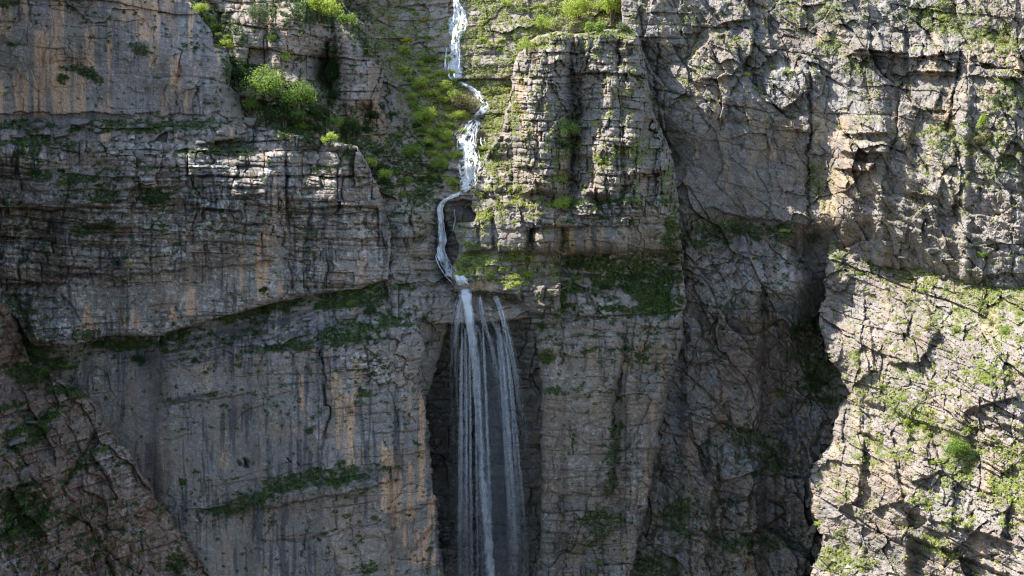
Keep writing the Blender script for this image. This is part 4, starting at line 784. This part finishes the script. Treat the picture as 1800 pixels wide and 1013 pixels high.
scatter(8, (640, 0, 760, 100), (6, 11), ['bright', 'green', 'yellow'], ['low', 'round'], 'shrub on the high terraces left of the first cascade', 'shrubs left of the first cascade', 5)
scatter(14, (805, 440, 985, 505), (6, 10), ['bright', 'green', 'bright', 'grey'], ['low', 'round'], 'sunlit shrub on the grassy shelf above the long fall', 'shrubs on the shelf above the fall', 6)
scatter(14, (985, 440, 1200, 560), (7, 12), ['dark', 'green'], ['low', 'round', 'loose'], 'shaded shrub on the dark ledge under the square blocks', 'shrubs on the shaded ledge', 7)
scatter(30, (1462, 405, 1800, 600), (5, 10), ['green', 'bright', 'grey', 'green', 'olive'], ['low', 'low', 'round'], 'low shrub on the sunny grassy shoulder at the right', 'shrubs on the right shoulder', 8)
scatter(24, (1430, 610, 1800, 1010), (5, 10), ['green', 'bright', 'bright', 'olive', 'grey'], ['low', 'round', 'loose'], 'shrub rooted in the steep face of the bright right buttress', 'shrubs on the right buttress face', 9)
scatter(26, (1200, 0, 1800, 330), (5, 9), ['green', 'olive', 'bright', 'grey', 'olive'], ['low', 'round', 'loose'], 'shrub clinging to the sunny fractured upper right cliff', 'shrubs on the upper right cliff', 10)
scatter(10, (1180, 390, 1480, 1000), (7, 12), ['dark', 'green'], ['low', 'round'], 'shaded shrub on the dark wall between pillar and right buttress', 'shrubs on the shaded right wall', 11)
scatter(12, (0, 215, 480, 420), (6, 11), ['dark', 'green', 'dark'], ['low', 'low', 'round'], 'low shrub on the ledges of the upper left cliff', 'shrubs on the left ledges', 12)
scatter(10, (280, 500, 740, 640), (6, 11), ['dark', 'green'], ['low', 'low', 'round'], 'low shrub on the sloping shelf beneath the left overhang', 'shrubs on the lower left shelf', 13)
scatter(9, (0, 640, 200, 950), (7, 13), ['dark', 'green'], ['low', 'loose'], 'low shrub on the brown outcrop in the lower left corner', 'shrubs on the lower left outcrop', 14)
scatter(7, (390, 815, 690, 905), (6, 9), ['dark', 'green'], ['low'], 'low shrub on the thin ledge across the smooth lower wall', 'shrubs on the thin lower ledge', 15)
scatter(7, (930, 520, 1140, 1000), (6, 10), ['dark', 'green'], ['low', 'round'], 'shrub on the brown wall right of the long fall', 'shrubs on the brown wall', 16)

# ---------------------------------------------------------------- grass and small herbs: stuff
def grass(label, box, n, size, a_mat, seed, poly=None):
    rng = np.random.default_rng(seed)
    j0, i0 = cell(box[0], box[1]); j1, i1 = cell(box[2], box[3])
    sub = VEG[j0:j1, i0:i1]; J, I = np.nonzero(sub > 0.4)
    if not len(J): return
    if poly is not None:
        d = sdf(poly, X0 + (I + i0) * STEP, Y0 + (J + j0) * STEP) > 0; J, I = J[d], I[d]
    k = rng.choice(len(J), min(n, len(J)), replace=False); J = J[k] + j0; I = I[k] + i0
    px = X0 + I * STEP + rng.uniform(-.7, .7, len(I)); py = Y0 + J * STEP + rng.uniform(-.7, .7, len(I))
    Y = NEAR[J, I]
    B = at(px, py, Y)
    m = 7
    C = np.repeat(B, m, 0); n_ = len(C)
    d = rng.normal(0, 1, (n_, 3)); d[:, 2] = np.abs(d[:, 2]) + .6; d[:, 1] -= .5; d /= np.linalg.norm(d, axis=1)[:, None]
    s = np.repeat(rng.uniform(.6, 1.3, len(B)), m) * size
    C = C + d * (s * rng.uniform(.2, .75, n_))[:, None]
    Lf = s * rng.uniform(.5, 1.0, n_)
    V, F = leaves(C, d, Lf, Lf * rng.uniform(.3, .6, n_), rng)
    col = np.clip(np.repeat(0.5 + 0.4 * fbm(px / 25, py / 20, seed, 3) + rng.normal(0, .15, len(B)), m) + rng.normal(0, .12, n_), 0, 1)
    col = np.repeat(col, 4)
    o = mesh_obj('grass', V, F, a_mat, attrs=[('leaf', np.stack([col, col, col, np.ones_like(col)], -1))])
    return tag(o, label, None, None, 'stuff')
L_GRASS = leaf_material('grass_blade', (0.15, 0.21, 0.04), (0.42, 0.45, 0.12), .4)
L_SHADE = leaf_material('herb_leaf_shaded', (0.035, 0.07, 0.016), (0.10, 0.15, 0.035), .3)  # darker herbs, with some of their shade put into the leaf colour
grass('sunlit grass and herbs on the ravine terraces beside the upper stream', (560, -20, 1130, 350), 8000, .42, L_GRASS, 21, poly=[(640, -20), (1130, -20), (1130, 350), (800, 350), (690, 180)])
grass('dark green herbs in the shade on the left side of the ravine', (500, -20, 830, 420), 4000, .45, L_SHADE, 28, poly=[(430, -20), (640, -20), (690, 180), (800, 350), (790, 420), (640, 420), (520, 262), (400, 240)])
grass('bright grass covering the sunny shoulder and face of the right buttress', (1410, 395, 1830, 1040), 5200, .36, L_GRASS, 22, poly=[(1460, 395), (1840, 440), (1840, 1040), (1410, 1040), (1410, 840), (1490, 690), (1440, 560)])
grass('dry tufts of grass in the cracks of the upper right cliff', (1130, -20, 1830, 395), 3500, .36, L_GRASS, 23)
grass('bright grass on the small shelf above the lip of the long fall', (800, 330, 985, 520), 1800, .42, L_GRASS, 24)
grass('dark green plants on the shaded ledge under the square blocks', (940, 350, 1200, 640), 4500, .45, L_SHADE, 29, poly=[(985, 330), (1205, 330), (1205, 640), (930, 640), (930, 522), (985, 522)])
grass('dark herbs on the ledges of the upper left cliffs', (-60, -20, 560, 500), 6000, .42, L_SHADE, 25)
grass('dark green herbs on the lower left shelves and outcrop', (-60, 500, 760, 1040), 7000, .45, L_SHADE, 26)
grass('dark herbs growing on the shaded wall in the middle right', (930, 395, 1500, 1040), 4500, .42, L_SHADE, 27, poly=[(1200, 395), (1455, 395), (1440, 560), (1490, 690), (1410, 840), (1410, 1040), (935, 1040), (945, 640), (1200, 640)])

# ---------------------------------------------------------------- boulders
def boulder_mesh(seed, material):
    rng = np.random.default_rng(seed)
    bm = bmesh.new()
    for q in range(16):
        d = rng.normal(0, 1, 3); d /= np.linalg.norm(d)
        d = np.sign(d) * np.abs(d) ** 0.7
        bm.verts.new(Vector(d * rng.uniform(.75, 1.0)))
    res = bmesh.ops.convex_hull(bm, input=bm.verts)
    bmesh.ops.delete(bm, geom=[g for g in res['geom_interior'] if isinstance(g, bmesh.types.BMVert)], context='VERTS')
    bmesh.ops.bevel(bm, geom=list(bm.edges), offset=0.07, segments=2, affect='EDGES', profile=.6)
    bmesh.ops.triangulate(bm, faces=bm.faces)
    bmesh.ops.subdivide_edges(bm, edges=[e for e in bm.edges if e.calc_length() > .3], cuts=2, use_grid_fill=True)
    P = np.array([v.co[:] for v in bm.verts])
    off = 0.07 * fbm(P[:, 0] * 3 + P[:, 2] * 1.7 + 9, P[:, 1] * 3 + P[:, 2] * 2.1, seed, 3)
    for v, q in zip(bm.verts, off): v.co *= 1 + q
    me = bpy.data.meshes.new('boulder'); bm.to_mesh(me); bm.free(); me.materials.append(material)
    return me
m_wet, nw, pw, _ = mat('wet_dark_rock')
gw_ = N(nw, 'ShaderNodeNewGeometry')
nw.links.new(mix(nw, noise(nw, gw_.outputs[0], 3.0, 5, .6), (0.035, 0.032, 0.03), (0.12, 0.105, 0.09)), pw.inputs['Base Color']); pw.inputs['Roughness'].default_value = .35
BM = {k: [boulder_mesh(60 + q + 10 * z, m) for q in range(4)] for z, (k, m) in enumerate((('l', M_LEFT), ('m', M_MID), ('r', M_RIGHT), ('w', m_wet), ('o', M_OUTCROP)))}
def boulder(px, py, w_, h_, kind, label, group=None, q=[0]):
    q[0] += 1
    Yb = surf(px, py + h_ * .3, 3); k = px2m(Yb)
    o = bpy.data.objects.new('boulder', BM[kind][q[0] % 4]); COL.objects.link(o)
    o.location = at(px, py, Yb - 0.25 * w_ * .5 * k)
    o.scale = (w_ * .56 * k, w_ * .5 * k, h_ * .6 * k); o.rotation_euler = (random.uniform(-.2, .2), random.uniform(-.25, .25), random.uniform(0, .9))
    return tag(o, label, 'boulder', group)
for (px, py, w_, h_, lab) in [(438, 216, 27, 20, 'largest pale boulder at the right end of the upper left ledge'), (143, 217, 42, 17, 'broad brown boulder below the dark streak on the upper left ledge'),
        (67, 223, 27, 14, 'blocky brown boulder alone at the left part of the ledge'), (358, 211, 14, 12, 'small reddish boulder tight under the cracked wall corner'), (315, 212, 15, 8, 'small white boulder in the grass under the cracked wall'),
        (371, 245, 18, 17, 'upright tilted grey boulder on the lip of the ledge'), (294, 262, 18, 18, 'pointed boulder perched on the stacked left blocks'), (245, 276, 24, 19, 'pale angular boulder at the left end of the stacked blocks')]:
    boulder(px, py, w_, h_, 'l', lab)
for (px, py, w_, h_) in [(172, 220, 18, 12), (172, 231, 17, 10), (296, 229, 17, 10), (250, 222, 20, 9), (108, 239, 32, 8), (343, 234, 17, 10), (318, 240, 14, 12), (330, 236, 12, 9), (388, 234, 18, 10), (424, 233, 30, 9), (405, 212, 11, 6), (392, 213, 12, 8), (378, 222, 14, 8), (420, 244, 26, 10), (352, 252, 22, 9), (460, 228, 20, 8), (30, 240, 26, 9), (205, 236, 22, 9)]:
    boulder(px, py, w_, h_, 'l', 'grey boulder lying in the grass of the upper left ledge', 'boulders on the upper left ledge')
for (px, py, w_, h_) in [(830, 216, 13, 9), (844, 236, 19, 15), (822, 243, 15, 8), (838, 262, 12, 9), (812, 232, 10, 9), (833, 290, 10, 9), (813, 292, 8, 8), (846, 205, 11, 9), (850, 178, 9, 7), (818, 152, 12, 7), (842, 250, 10, 8), (826, 228, 9, 6), (812, 266, 9, 6)]:
    boulder(px, py, w_, h_, 'w', 'dark wet boulder splitting the stepped rapids of the stream', 'wet boulders in the rapids')
boulder(792, 474, 15, 13, 'w', 'dark wet boulder in the foot of the thin fall')
boulder(783, 440, 6, 8, 'w', 'small dark wet rock parting the thin fall halfway down')
for (px, py, w_, h_) in [(1590, 452, 22, 9), (1640, 441, 30, 11), (1560, 426, 22, 9), (1502, 452, 16, 8), (1700, 505, 18, 9), (1660, 486, 14, 7), (1540, 480, 13, 8), (1755, 470, 22, 9), (1770, 520, 14, 9), (1610, 505, 13, 8), (1530, 445, 14, 6)]:
    boulder(px, py, w_, h_, 'r', 'pale slab of rock in the grass of the sunny right shoulder', 'rocks on the right shoulder')
for (px, py, w_, h_) in [(45, 832, 28, 20), (10, 846, 20, 15), (60, 744, 40, 9), (20, 752, 26, 10), (30, 776, 46, 9), (96, 748, 20, 9), (15, 800, 30, 10)]:
    boulder(px, py, w_ * .8, h_, 'o', 'grey slab on the stepped lower left outcrop', 'slabs on the lower left outcrop')
for (px, py, w_, h_) in [(390, 590, 22, 9), (300, 602, 20, 8), (470, 592, 24, 8), (610, 560, 34, 9), (645, 566, 16, 9), (540, 560, 26, 8), (340, 580, 22, 7), (575, 612, 14, 10), (690, 592, 14, 11), (668, 620, 13, 12), (652, 603, 12, 10), (676, 604, 12, 11)]:
    boulder(px, py, w_, h_, 'l', 'angular block on the sloping shelf beneath the left overhang', 'blocks on the lower left shelf')

# ---------------------------------------------------------------- water
def water_material(name, base, lo=0.9, gain=0.36, sx=0.5, sy=0.06, amax=1.0):
    m, nt, p, out = mat(name)
    uv = N(nt, 'ShaderNodeUVMap', uv_map='flow'); mp = N(nt, 'ShaderNodeMapping'); mp.inputs['Scale'].default_value = (sx, sy, 1)
    nt.links.new(uv.outputs[0], mp.inputs[0])
    n = ramp(nt, noise(nt, mp.outputs[0], 1.0, 5, .62), .28, .72)
    v = N(nt, 'ShaderNodeVertexColor', layer_name='flow'); s = N(nt, 'ShaderNodeSeparateColor'); nt.links.new(v.outputs[0], s.inputs[0])
    a = math_n(nt, 'SUBTRACT', math_n(nt, 'ADD', n, math_n(nt, 'MULTIPLY', s.outputs[0], 1.3)), lo)
    a = math_n(nt, 'DIVIDE', a, gain, True)
    a = math_n(nt, 'MULTIPLY', a, math_n(nt, 'ADD', math_n(nt, 'MULTIPLY', s.outputs[0], .65 * amax), .35 * amax), True)
    p.inputs['Base Color'].default_value = (*base, 1); p.inputs['Roughness'].default_value = .45
    t = N(nt, 'ShaderNodeBsdfTransparent'); tl = N(nt, 'ShaderNodeBsdfTranslucent'); tl.inputs[0].default_value = (*base, 1)
    m1 = N(nt, 'ShaderNodeMixShader'); m1.inputs[0].default_value = .12; nt.links.new(p.outputs[0], m1.inputs[1]); nt.links.new(tl.outputs[0], m1.inputs[2])
    m2 = N(nt, 'ShaderNodeMixShader'); nt.links.new(a, m2.inputs[0]); nt.links.new(t.outputs[0], m2.inputs[1]); nt.links.new(m1.outputs[0], m2.inputs[2])
    nt.links.new(m2.outputs[0], out.inputs[0])
    return m
W_FOAM = water_material('white_water', (.93, .95, .96), lo=.72, gain=.5, sx=.6, sy=.34)
W_FALL = water_material('falling_water', (.86, .89, .93), lo=.80, gain=.9, sx=.42, sy=.03, amax=.62)
W_SOFT = water_material('soft_falling_water', (.84, .87, .92), lo=.72, gain=1.2, sx=.6, sy=.014, amax=.36)
W_MAIN = water_material('main_falling_water', (.88, .90, .94), lo=.80, gain=.6, sx=.5, sy=.05, amax=.8)
W_VEIL = water_material('spray_veil', (.80, .84, .90), lo=.78, gain=.7, sx=.38, sy=.005, amax=.5)

def strand(path, seed, step, lift, rnd, ragged, Yf, nc=None, wob=1.5):
    P = np.array([q[:3] for q in path], float); D = np.array([q[3] if len(q) > 3 else 1.0 for q in path])
    seg = np.r_[0, np.cumsum(np.hypot(*np.diff(P[:, :2], axis=0).T))]
    s = np.arange(0, seg[-1], step)
    cx = np.interp(s, seg, P[:, 0]) + wob * vn(s / 14, s * 0, seed); cy = np.interp(s, seg, P[:, 1]); hw = np.interp(s, seg, P[:, 2]); dn = np.interp(s, seg, D)
    hw = hw * (1 + (.5 if Yf is None else .3) * fbm(s / 9 + seed * .71, s * 0 + 3, seed + 2, 3) * 1.5)
    nc = nc or max(5, int(P[:, 2].max() * 2 / 1.5) | 1)
    tq = np.linspace(-1, 1, nc)
    tx = np.gradient(cx); ty = np.gradient(cy); tl = np.hypot(tx, ty) + 1e-6; nx, ny = ty / tl, -tx / tl
    PX = cx[:, None] + nx[:, None] * hw[:, None] * tq[None]; PY = cy[:, None] + ny[:, None] * hw[:, None] * tq[None] * .5
    if Yf is None:
        J = np.clip(((PY - Y0) / STEP).astype(int), 3, GX.shape[0] - 4); I = np.clip(((PX - X0) / STEP).astype(int), 3, GX.shape[1] - 4)
        Y = np.mean([NEAR[J + a, I + b] for a in (-2, -1, 0, 1, 2) for b in (-2, 0, 2)], 0)
        Y = Y - lift - .75 * fbm(PX / 5, PY / 5, seed + 3, 4, .65)
    else:
        Y = Yf(PY) - rnd * hw[:, None] * .083 * np.sqrt(np.clip(1 - tq[None] ** 2, 0, 1)) - .12 * fbm(PX / 5, PY / 60 + seed * .77, seed + 3, 3)
    V = at(PX, PY, Y).reshape(-1, 3)
    a = np.arange(len(s) * nc).reshape(len(s), nc)
    F = np.stack([a[:-1, :-1], a[1:, :-1], a[1:, 1:], a[:-1, 1:]], -1).reshape(-1, 4)
    e = np.clip(1 - np.abs(tq) ** 2, 0, 1)[None] * np.ones_like(PX)
    den = np.clip(dn[:, None] * np.clip(e * 1.25 - ragged * (0.5 + 0.5 * vn(PX / 3, PY / (6 if Yf is None else 20) + seed * 0.373, seed + 9)) * (1.3 - .7 * e), 0, 1), 0, 1)
    den = den * np.minimum(1, np.minimum(s, seg[-1] - s) / 14)[:, None]
    uv = np.stack([PX.ravel() + seed * 37, np.repeat(s, nc) + seed * 53], -1)
    return V, F, den.ravel(), uv

def flow(name, paths, material, parent, Yf=None, seed=0, step=2.0, lift=.3, rnd=.5, ragged=.3, nc=None, wob=1.5, dY=0.0):
    """one sheet of water made of several threads"""
    Vs, Fs, Ds, Us = [], [], [], []; n = 0
    rng = np.random.default_rng(seed)
    for q, p in enumerate(paths):
        k = rng.uniform(-dY, dY) if dY else 0.0
        f = (lambda y, k=k: Yf(y) + k) if Yf else None
        V, F, D, U = strand(p, seed * 50 + q, step, lift + (0.03 * q if Yf is None else 0), rnd, ragged, f, nc, wob)
        Vs.append(V); Fs.append(F + n); Ds.append(D); Us.append(U); n += len(V)
    den = np.concatenate(Ds)
    return mesh_obj(name, np.concatenate(Vs), np.concatenate(Fs), material, parent, attrs=[('flow', np.stack([den, den, den, np.ones_like(den)], -1))], uv=np.concatenate(Us), smooth=True)

def threads(guide, n, hw, seed, spread=1.0, d0=1.0, start=.5, length=(.3, 1.0)):
    """n thin threads that follow a guide path (px, py, half width, density)"""
    rng = np.random.default_rng(seed)
    G = np.array([(*q[:3], q[3] if len(q) > 3 else 1.0) for q in guide], float)
    seg = np.r_[0, np.cumsum(np.hypot(*np.diff(G[:, :2], axis=0).T))]
    out = []
    for k in range(n):
        a = 0 if rng.random() < start else rng.uniform(0, .75)
        b = min(1, a + rng.uniform(*length)); s = np.linspace(a, b, 14) * seg[-1]
        g = [np.interp(s, seg, G[:, i]) for i in range(4)]
        o0 = rng.normal(0, .5); o1 = o0 + rng.normal(0, .35)
        off = np.linspace(o0, o1, 14) * spread * g[2] + .5 * rng.normal(0, .5, 14)
        w_ = rng.uniform(*hw) * np.linspace(1, rng.uniform(.7, 1.5), 14); dd = rng.uniform(.55, 1.0) * d0
        out.append([(g[0][i] + off[i], g[1][i], w_[i], min(1, g[3][i] * dd)) for i in range(14)])
    return out

cas = bpy.data.objects.new('cascade', None); COL.objects.link(cas); cas.location = (0, 0, 0)
tag(cas, 'white upper cascade tumbling down the green ravine to the lip of the long fall', 'cascade')
def rapid(name, guide, n, seed, hw=(.8, 2.0), base=.78, **k):
    body = [tuple(q[:3]) + (q[3] * base,) for q in guide]
    flow(name, [body] + threads(guide, n * 2, hw, seed, spread=1.0, start=.2, length=(.1, .4), d0=.9), W_FOAM, cas, seed=seed, **k)
rapid('cascade_chute', [(801, -30, 5, .9), (802, 2, 7, 1), (804, 10, 12, 1), (808, 22, 18, .95), (806, 40, 17, .95), (802, 60, 14, 1), (800, 80, 12, 1), (799, 100, 13, 1), (800, 120, 14, 1), (802, 134, 14, 1), (810, 146, 9, .9)], 26, 1)
rapid('stream_bend', [(804, 138, 9, .8), (814, 148, 8, .85), (828, 154, 7, .9), (838, 163, 8, .9), (848, 174, 10, .95), (856, 184, 11, 1), (850, 194, 11, .95), (840, 204, 12, .9), (834, 214, 13, .85)], 16, 2)
rapid('stepped_rapids', [(838, 206, 13, .8), (830, 220, 17, .85), (822, 236, 20, .85), (818, 250, 21, .95), (822, 264, 21, .9), (825, 280, 20, .95), (824, 298, 20, 1), (825, 314, 19, 1), (820, 328, 16, .95), (806, 340, 10, .9)], 34, 3, ragged=.45, base=1.0)
rapid('thin_fall', [(816, 334, 9, 1), (802, 343, 7, 1), (787, 350, 6, 1), (778, 357, 5.5, 1), (774, 368, 5.5, 1), (775, 384, 5.5, 1), (776, 404, 6, 1), (778, 424, 7.5, 1), (775, 442, 9, 1), (779, 458, 11, 1), (787, 472, 13, .95), (799, 486, 16, .95), (812, 496, 17, .95), (818, 506, 16, 1)], 24, 4, lift=.9, base=1.0, ragged=.75)
rapid('side_trickle', [(797, 358, 2, .8), (799, 380, 2, .7), (798, 400, 2, .6), (794, 420, 3, .5)], 3, 5, hw=(.8, 1.5))

fall = bpy.data.objects.new('waterfall', None); COL.objects.link(fall)
tag(fall, 'long thin waterfall dropping from a rock lip into the dark recess', 'waterfall')
fy = lambda y: np.interp(y, [495, 512, 530, 560, 700, 1180], [.7, -.7, -1.6, -2.2, -2.5, -2.9])
GUIDES = [
 ([(815, 498, 15, 1), (818, 514, 14, 1), (820, 530, 13, 1), (823, 548, 13, .95), (826, 570, 14, .9), (830, 600, 12, .9), (834, 640, 11, .85), (839, 700, 12, .72), (845, 780, 14, .66), (851, 860, 16, .62), (857, 940, 18, .6), (863, 1013, 20, .58), (867, 1165, 22, .55)], 46),
 ([(812, 515, 6, .9), (806, 548, 9, .9), (801, 585, 8, .8), (799, 640, 8, .65), (802, 720, 10, .62), (805, 800, 12, .58), (808, 900, 14, .52), (810, 1013, 15, .48), (811, 1165, 16, .45)], 24),
 ([(843, 511, 4, 1), (846, 538, 5, .95), (850, 560, 9, .9), (857, 585, 9, .85), (866, 612, 9, .8), (874, 652, 10, .72), (884, 704, 11, .66), (894, 764, 12, .6), (902, 830, 13, .55), (906, 920, 14, .5), (910, 1013, 14, .45), (912, 1165, 14, .4)], 24),
 ([(850, 552, 5, .8), (866, 562, 7, .8), (876, 590, 7, .75), (881, 625, 8, .68), (884, 680, 9, .58), (886, 760, 10, .5), (888, 900, 10, .4)], 12),
 ([(867, 512, 5, 1), (875, 528, 6, 1), (884, 558, 6, .95), (895, 600, 6, .88), (904, 642, 6, .8), (910, 684, 7, .75), (917, 734, 9, .68), (922, 792, 11, .6), (926, 870, 13, .52), (928, 960, 15, .46), (930, 1165, 16, .42)], 26),
 ([(844, 545, 28, .45), (852, 600, 38, .58), (860, 680, 46, .6), (866, 780, 52, .56), (870, 900, 56, .52), (872, 1013, 58, .5), (874, 1165, 60, .48)], 90),
 ([(832, 560, 8, .7), (842, 590, 10, .65), (848, 640, 11, .6), (856, 720, 14, .52), (864, 820, 18, .48), (872, 940, 22, .44), (878, 1100, 26, .4)], 22)]
for q, (g, n) in enumerate(GUIDES):
    flow('water_strand', threads(g, int(n * 1.5), (.6, 1.5), 300 + q, spread=1.1, d0=.55, start=.45, length=(.2, .9)) + [[(a, b, c * 1.1, d * .42) for a, b, c, d in g]], W_FALL, fall, Yf=fy, seed=11 + q, nc=5, wob=.8, dY=.5)
soft = []; rg = np.random.default_rng(77)
for k in range(30):          # long soft strands that fan out down to the bottom
    a = rg.uniform(806, 898); ya = rg.uniform(530, 640); b = 802 + (a - 806) * 1.42; w_ = rg.uniform(1.6, 5.0); d_ = rg.uniform(.4, .85)
    soft.append([(a, ya, w_ * .6, d_), (a + (b - a) * .25, ya + 60, w_ * .8, d_), (a + (b - a) * .6, ya + 190, w_, d_ * .9), (b, 940, w_ * 1.6, d_ * .6), (b + 2, 1165, w_ * 2.0, d_ * .48)])
flow('water_strand', soft, W_SOFT, fall, Yf=fy, seed=60, nc=9, wob=.5, dY=.7, ragged=.25)
flow('water_strand', [[(815, 500, 15, .9), (818, 514, 14, .9), (821, 532, 13, .75), (824, 550, 13, .6), (828, 580, 12, .5), (834, 640, 10, .42), (841, 740, 10, .42), (848, 840, 11, .45), (855, 920, 13, .45), (863, 1013, 15, .45), (867, 1165, 17, .4)]], W_MAIN, fall, Yf=fy, seed=31, ragged=.5, wob=.6)
for q, (dx, dd) in enumerate(((0, .8), (-6, 1.6), (8, -1.0))):
    flow('spray_veil', [[(844 + dx, 532, 26, .12), (848 + dx, 590, 40, .23), (854 + dx, 640, 50, .27), (860 + dx, 740, 58, .28), (866 + dx, 860, 63, .28), (868 + dx, 1013, 68, .27), (870 + dx, 1165, 72, .28)]], W_VEIL, fall, Yf=(lambda y, d=dd: fy(y) + d), seed=40 + q, rnd=.35)
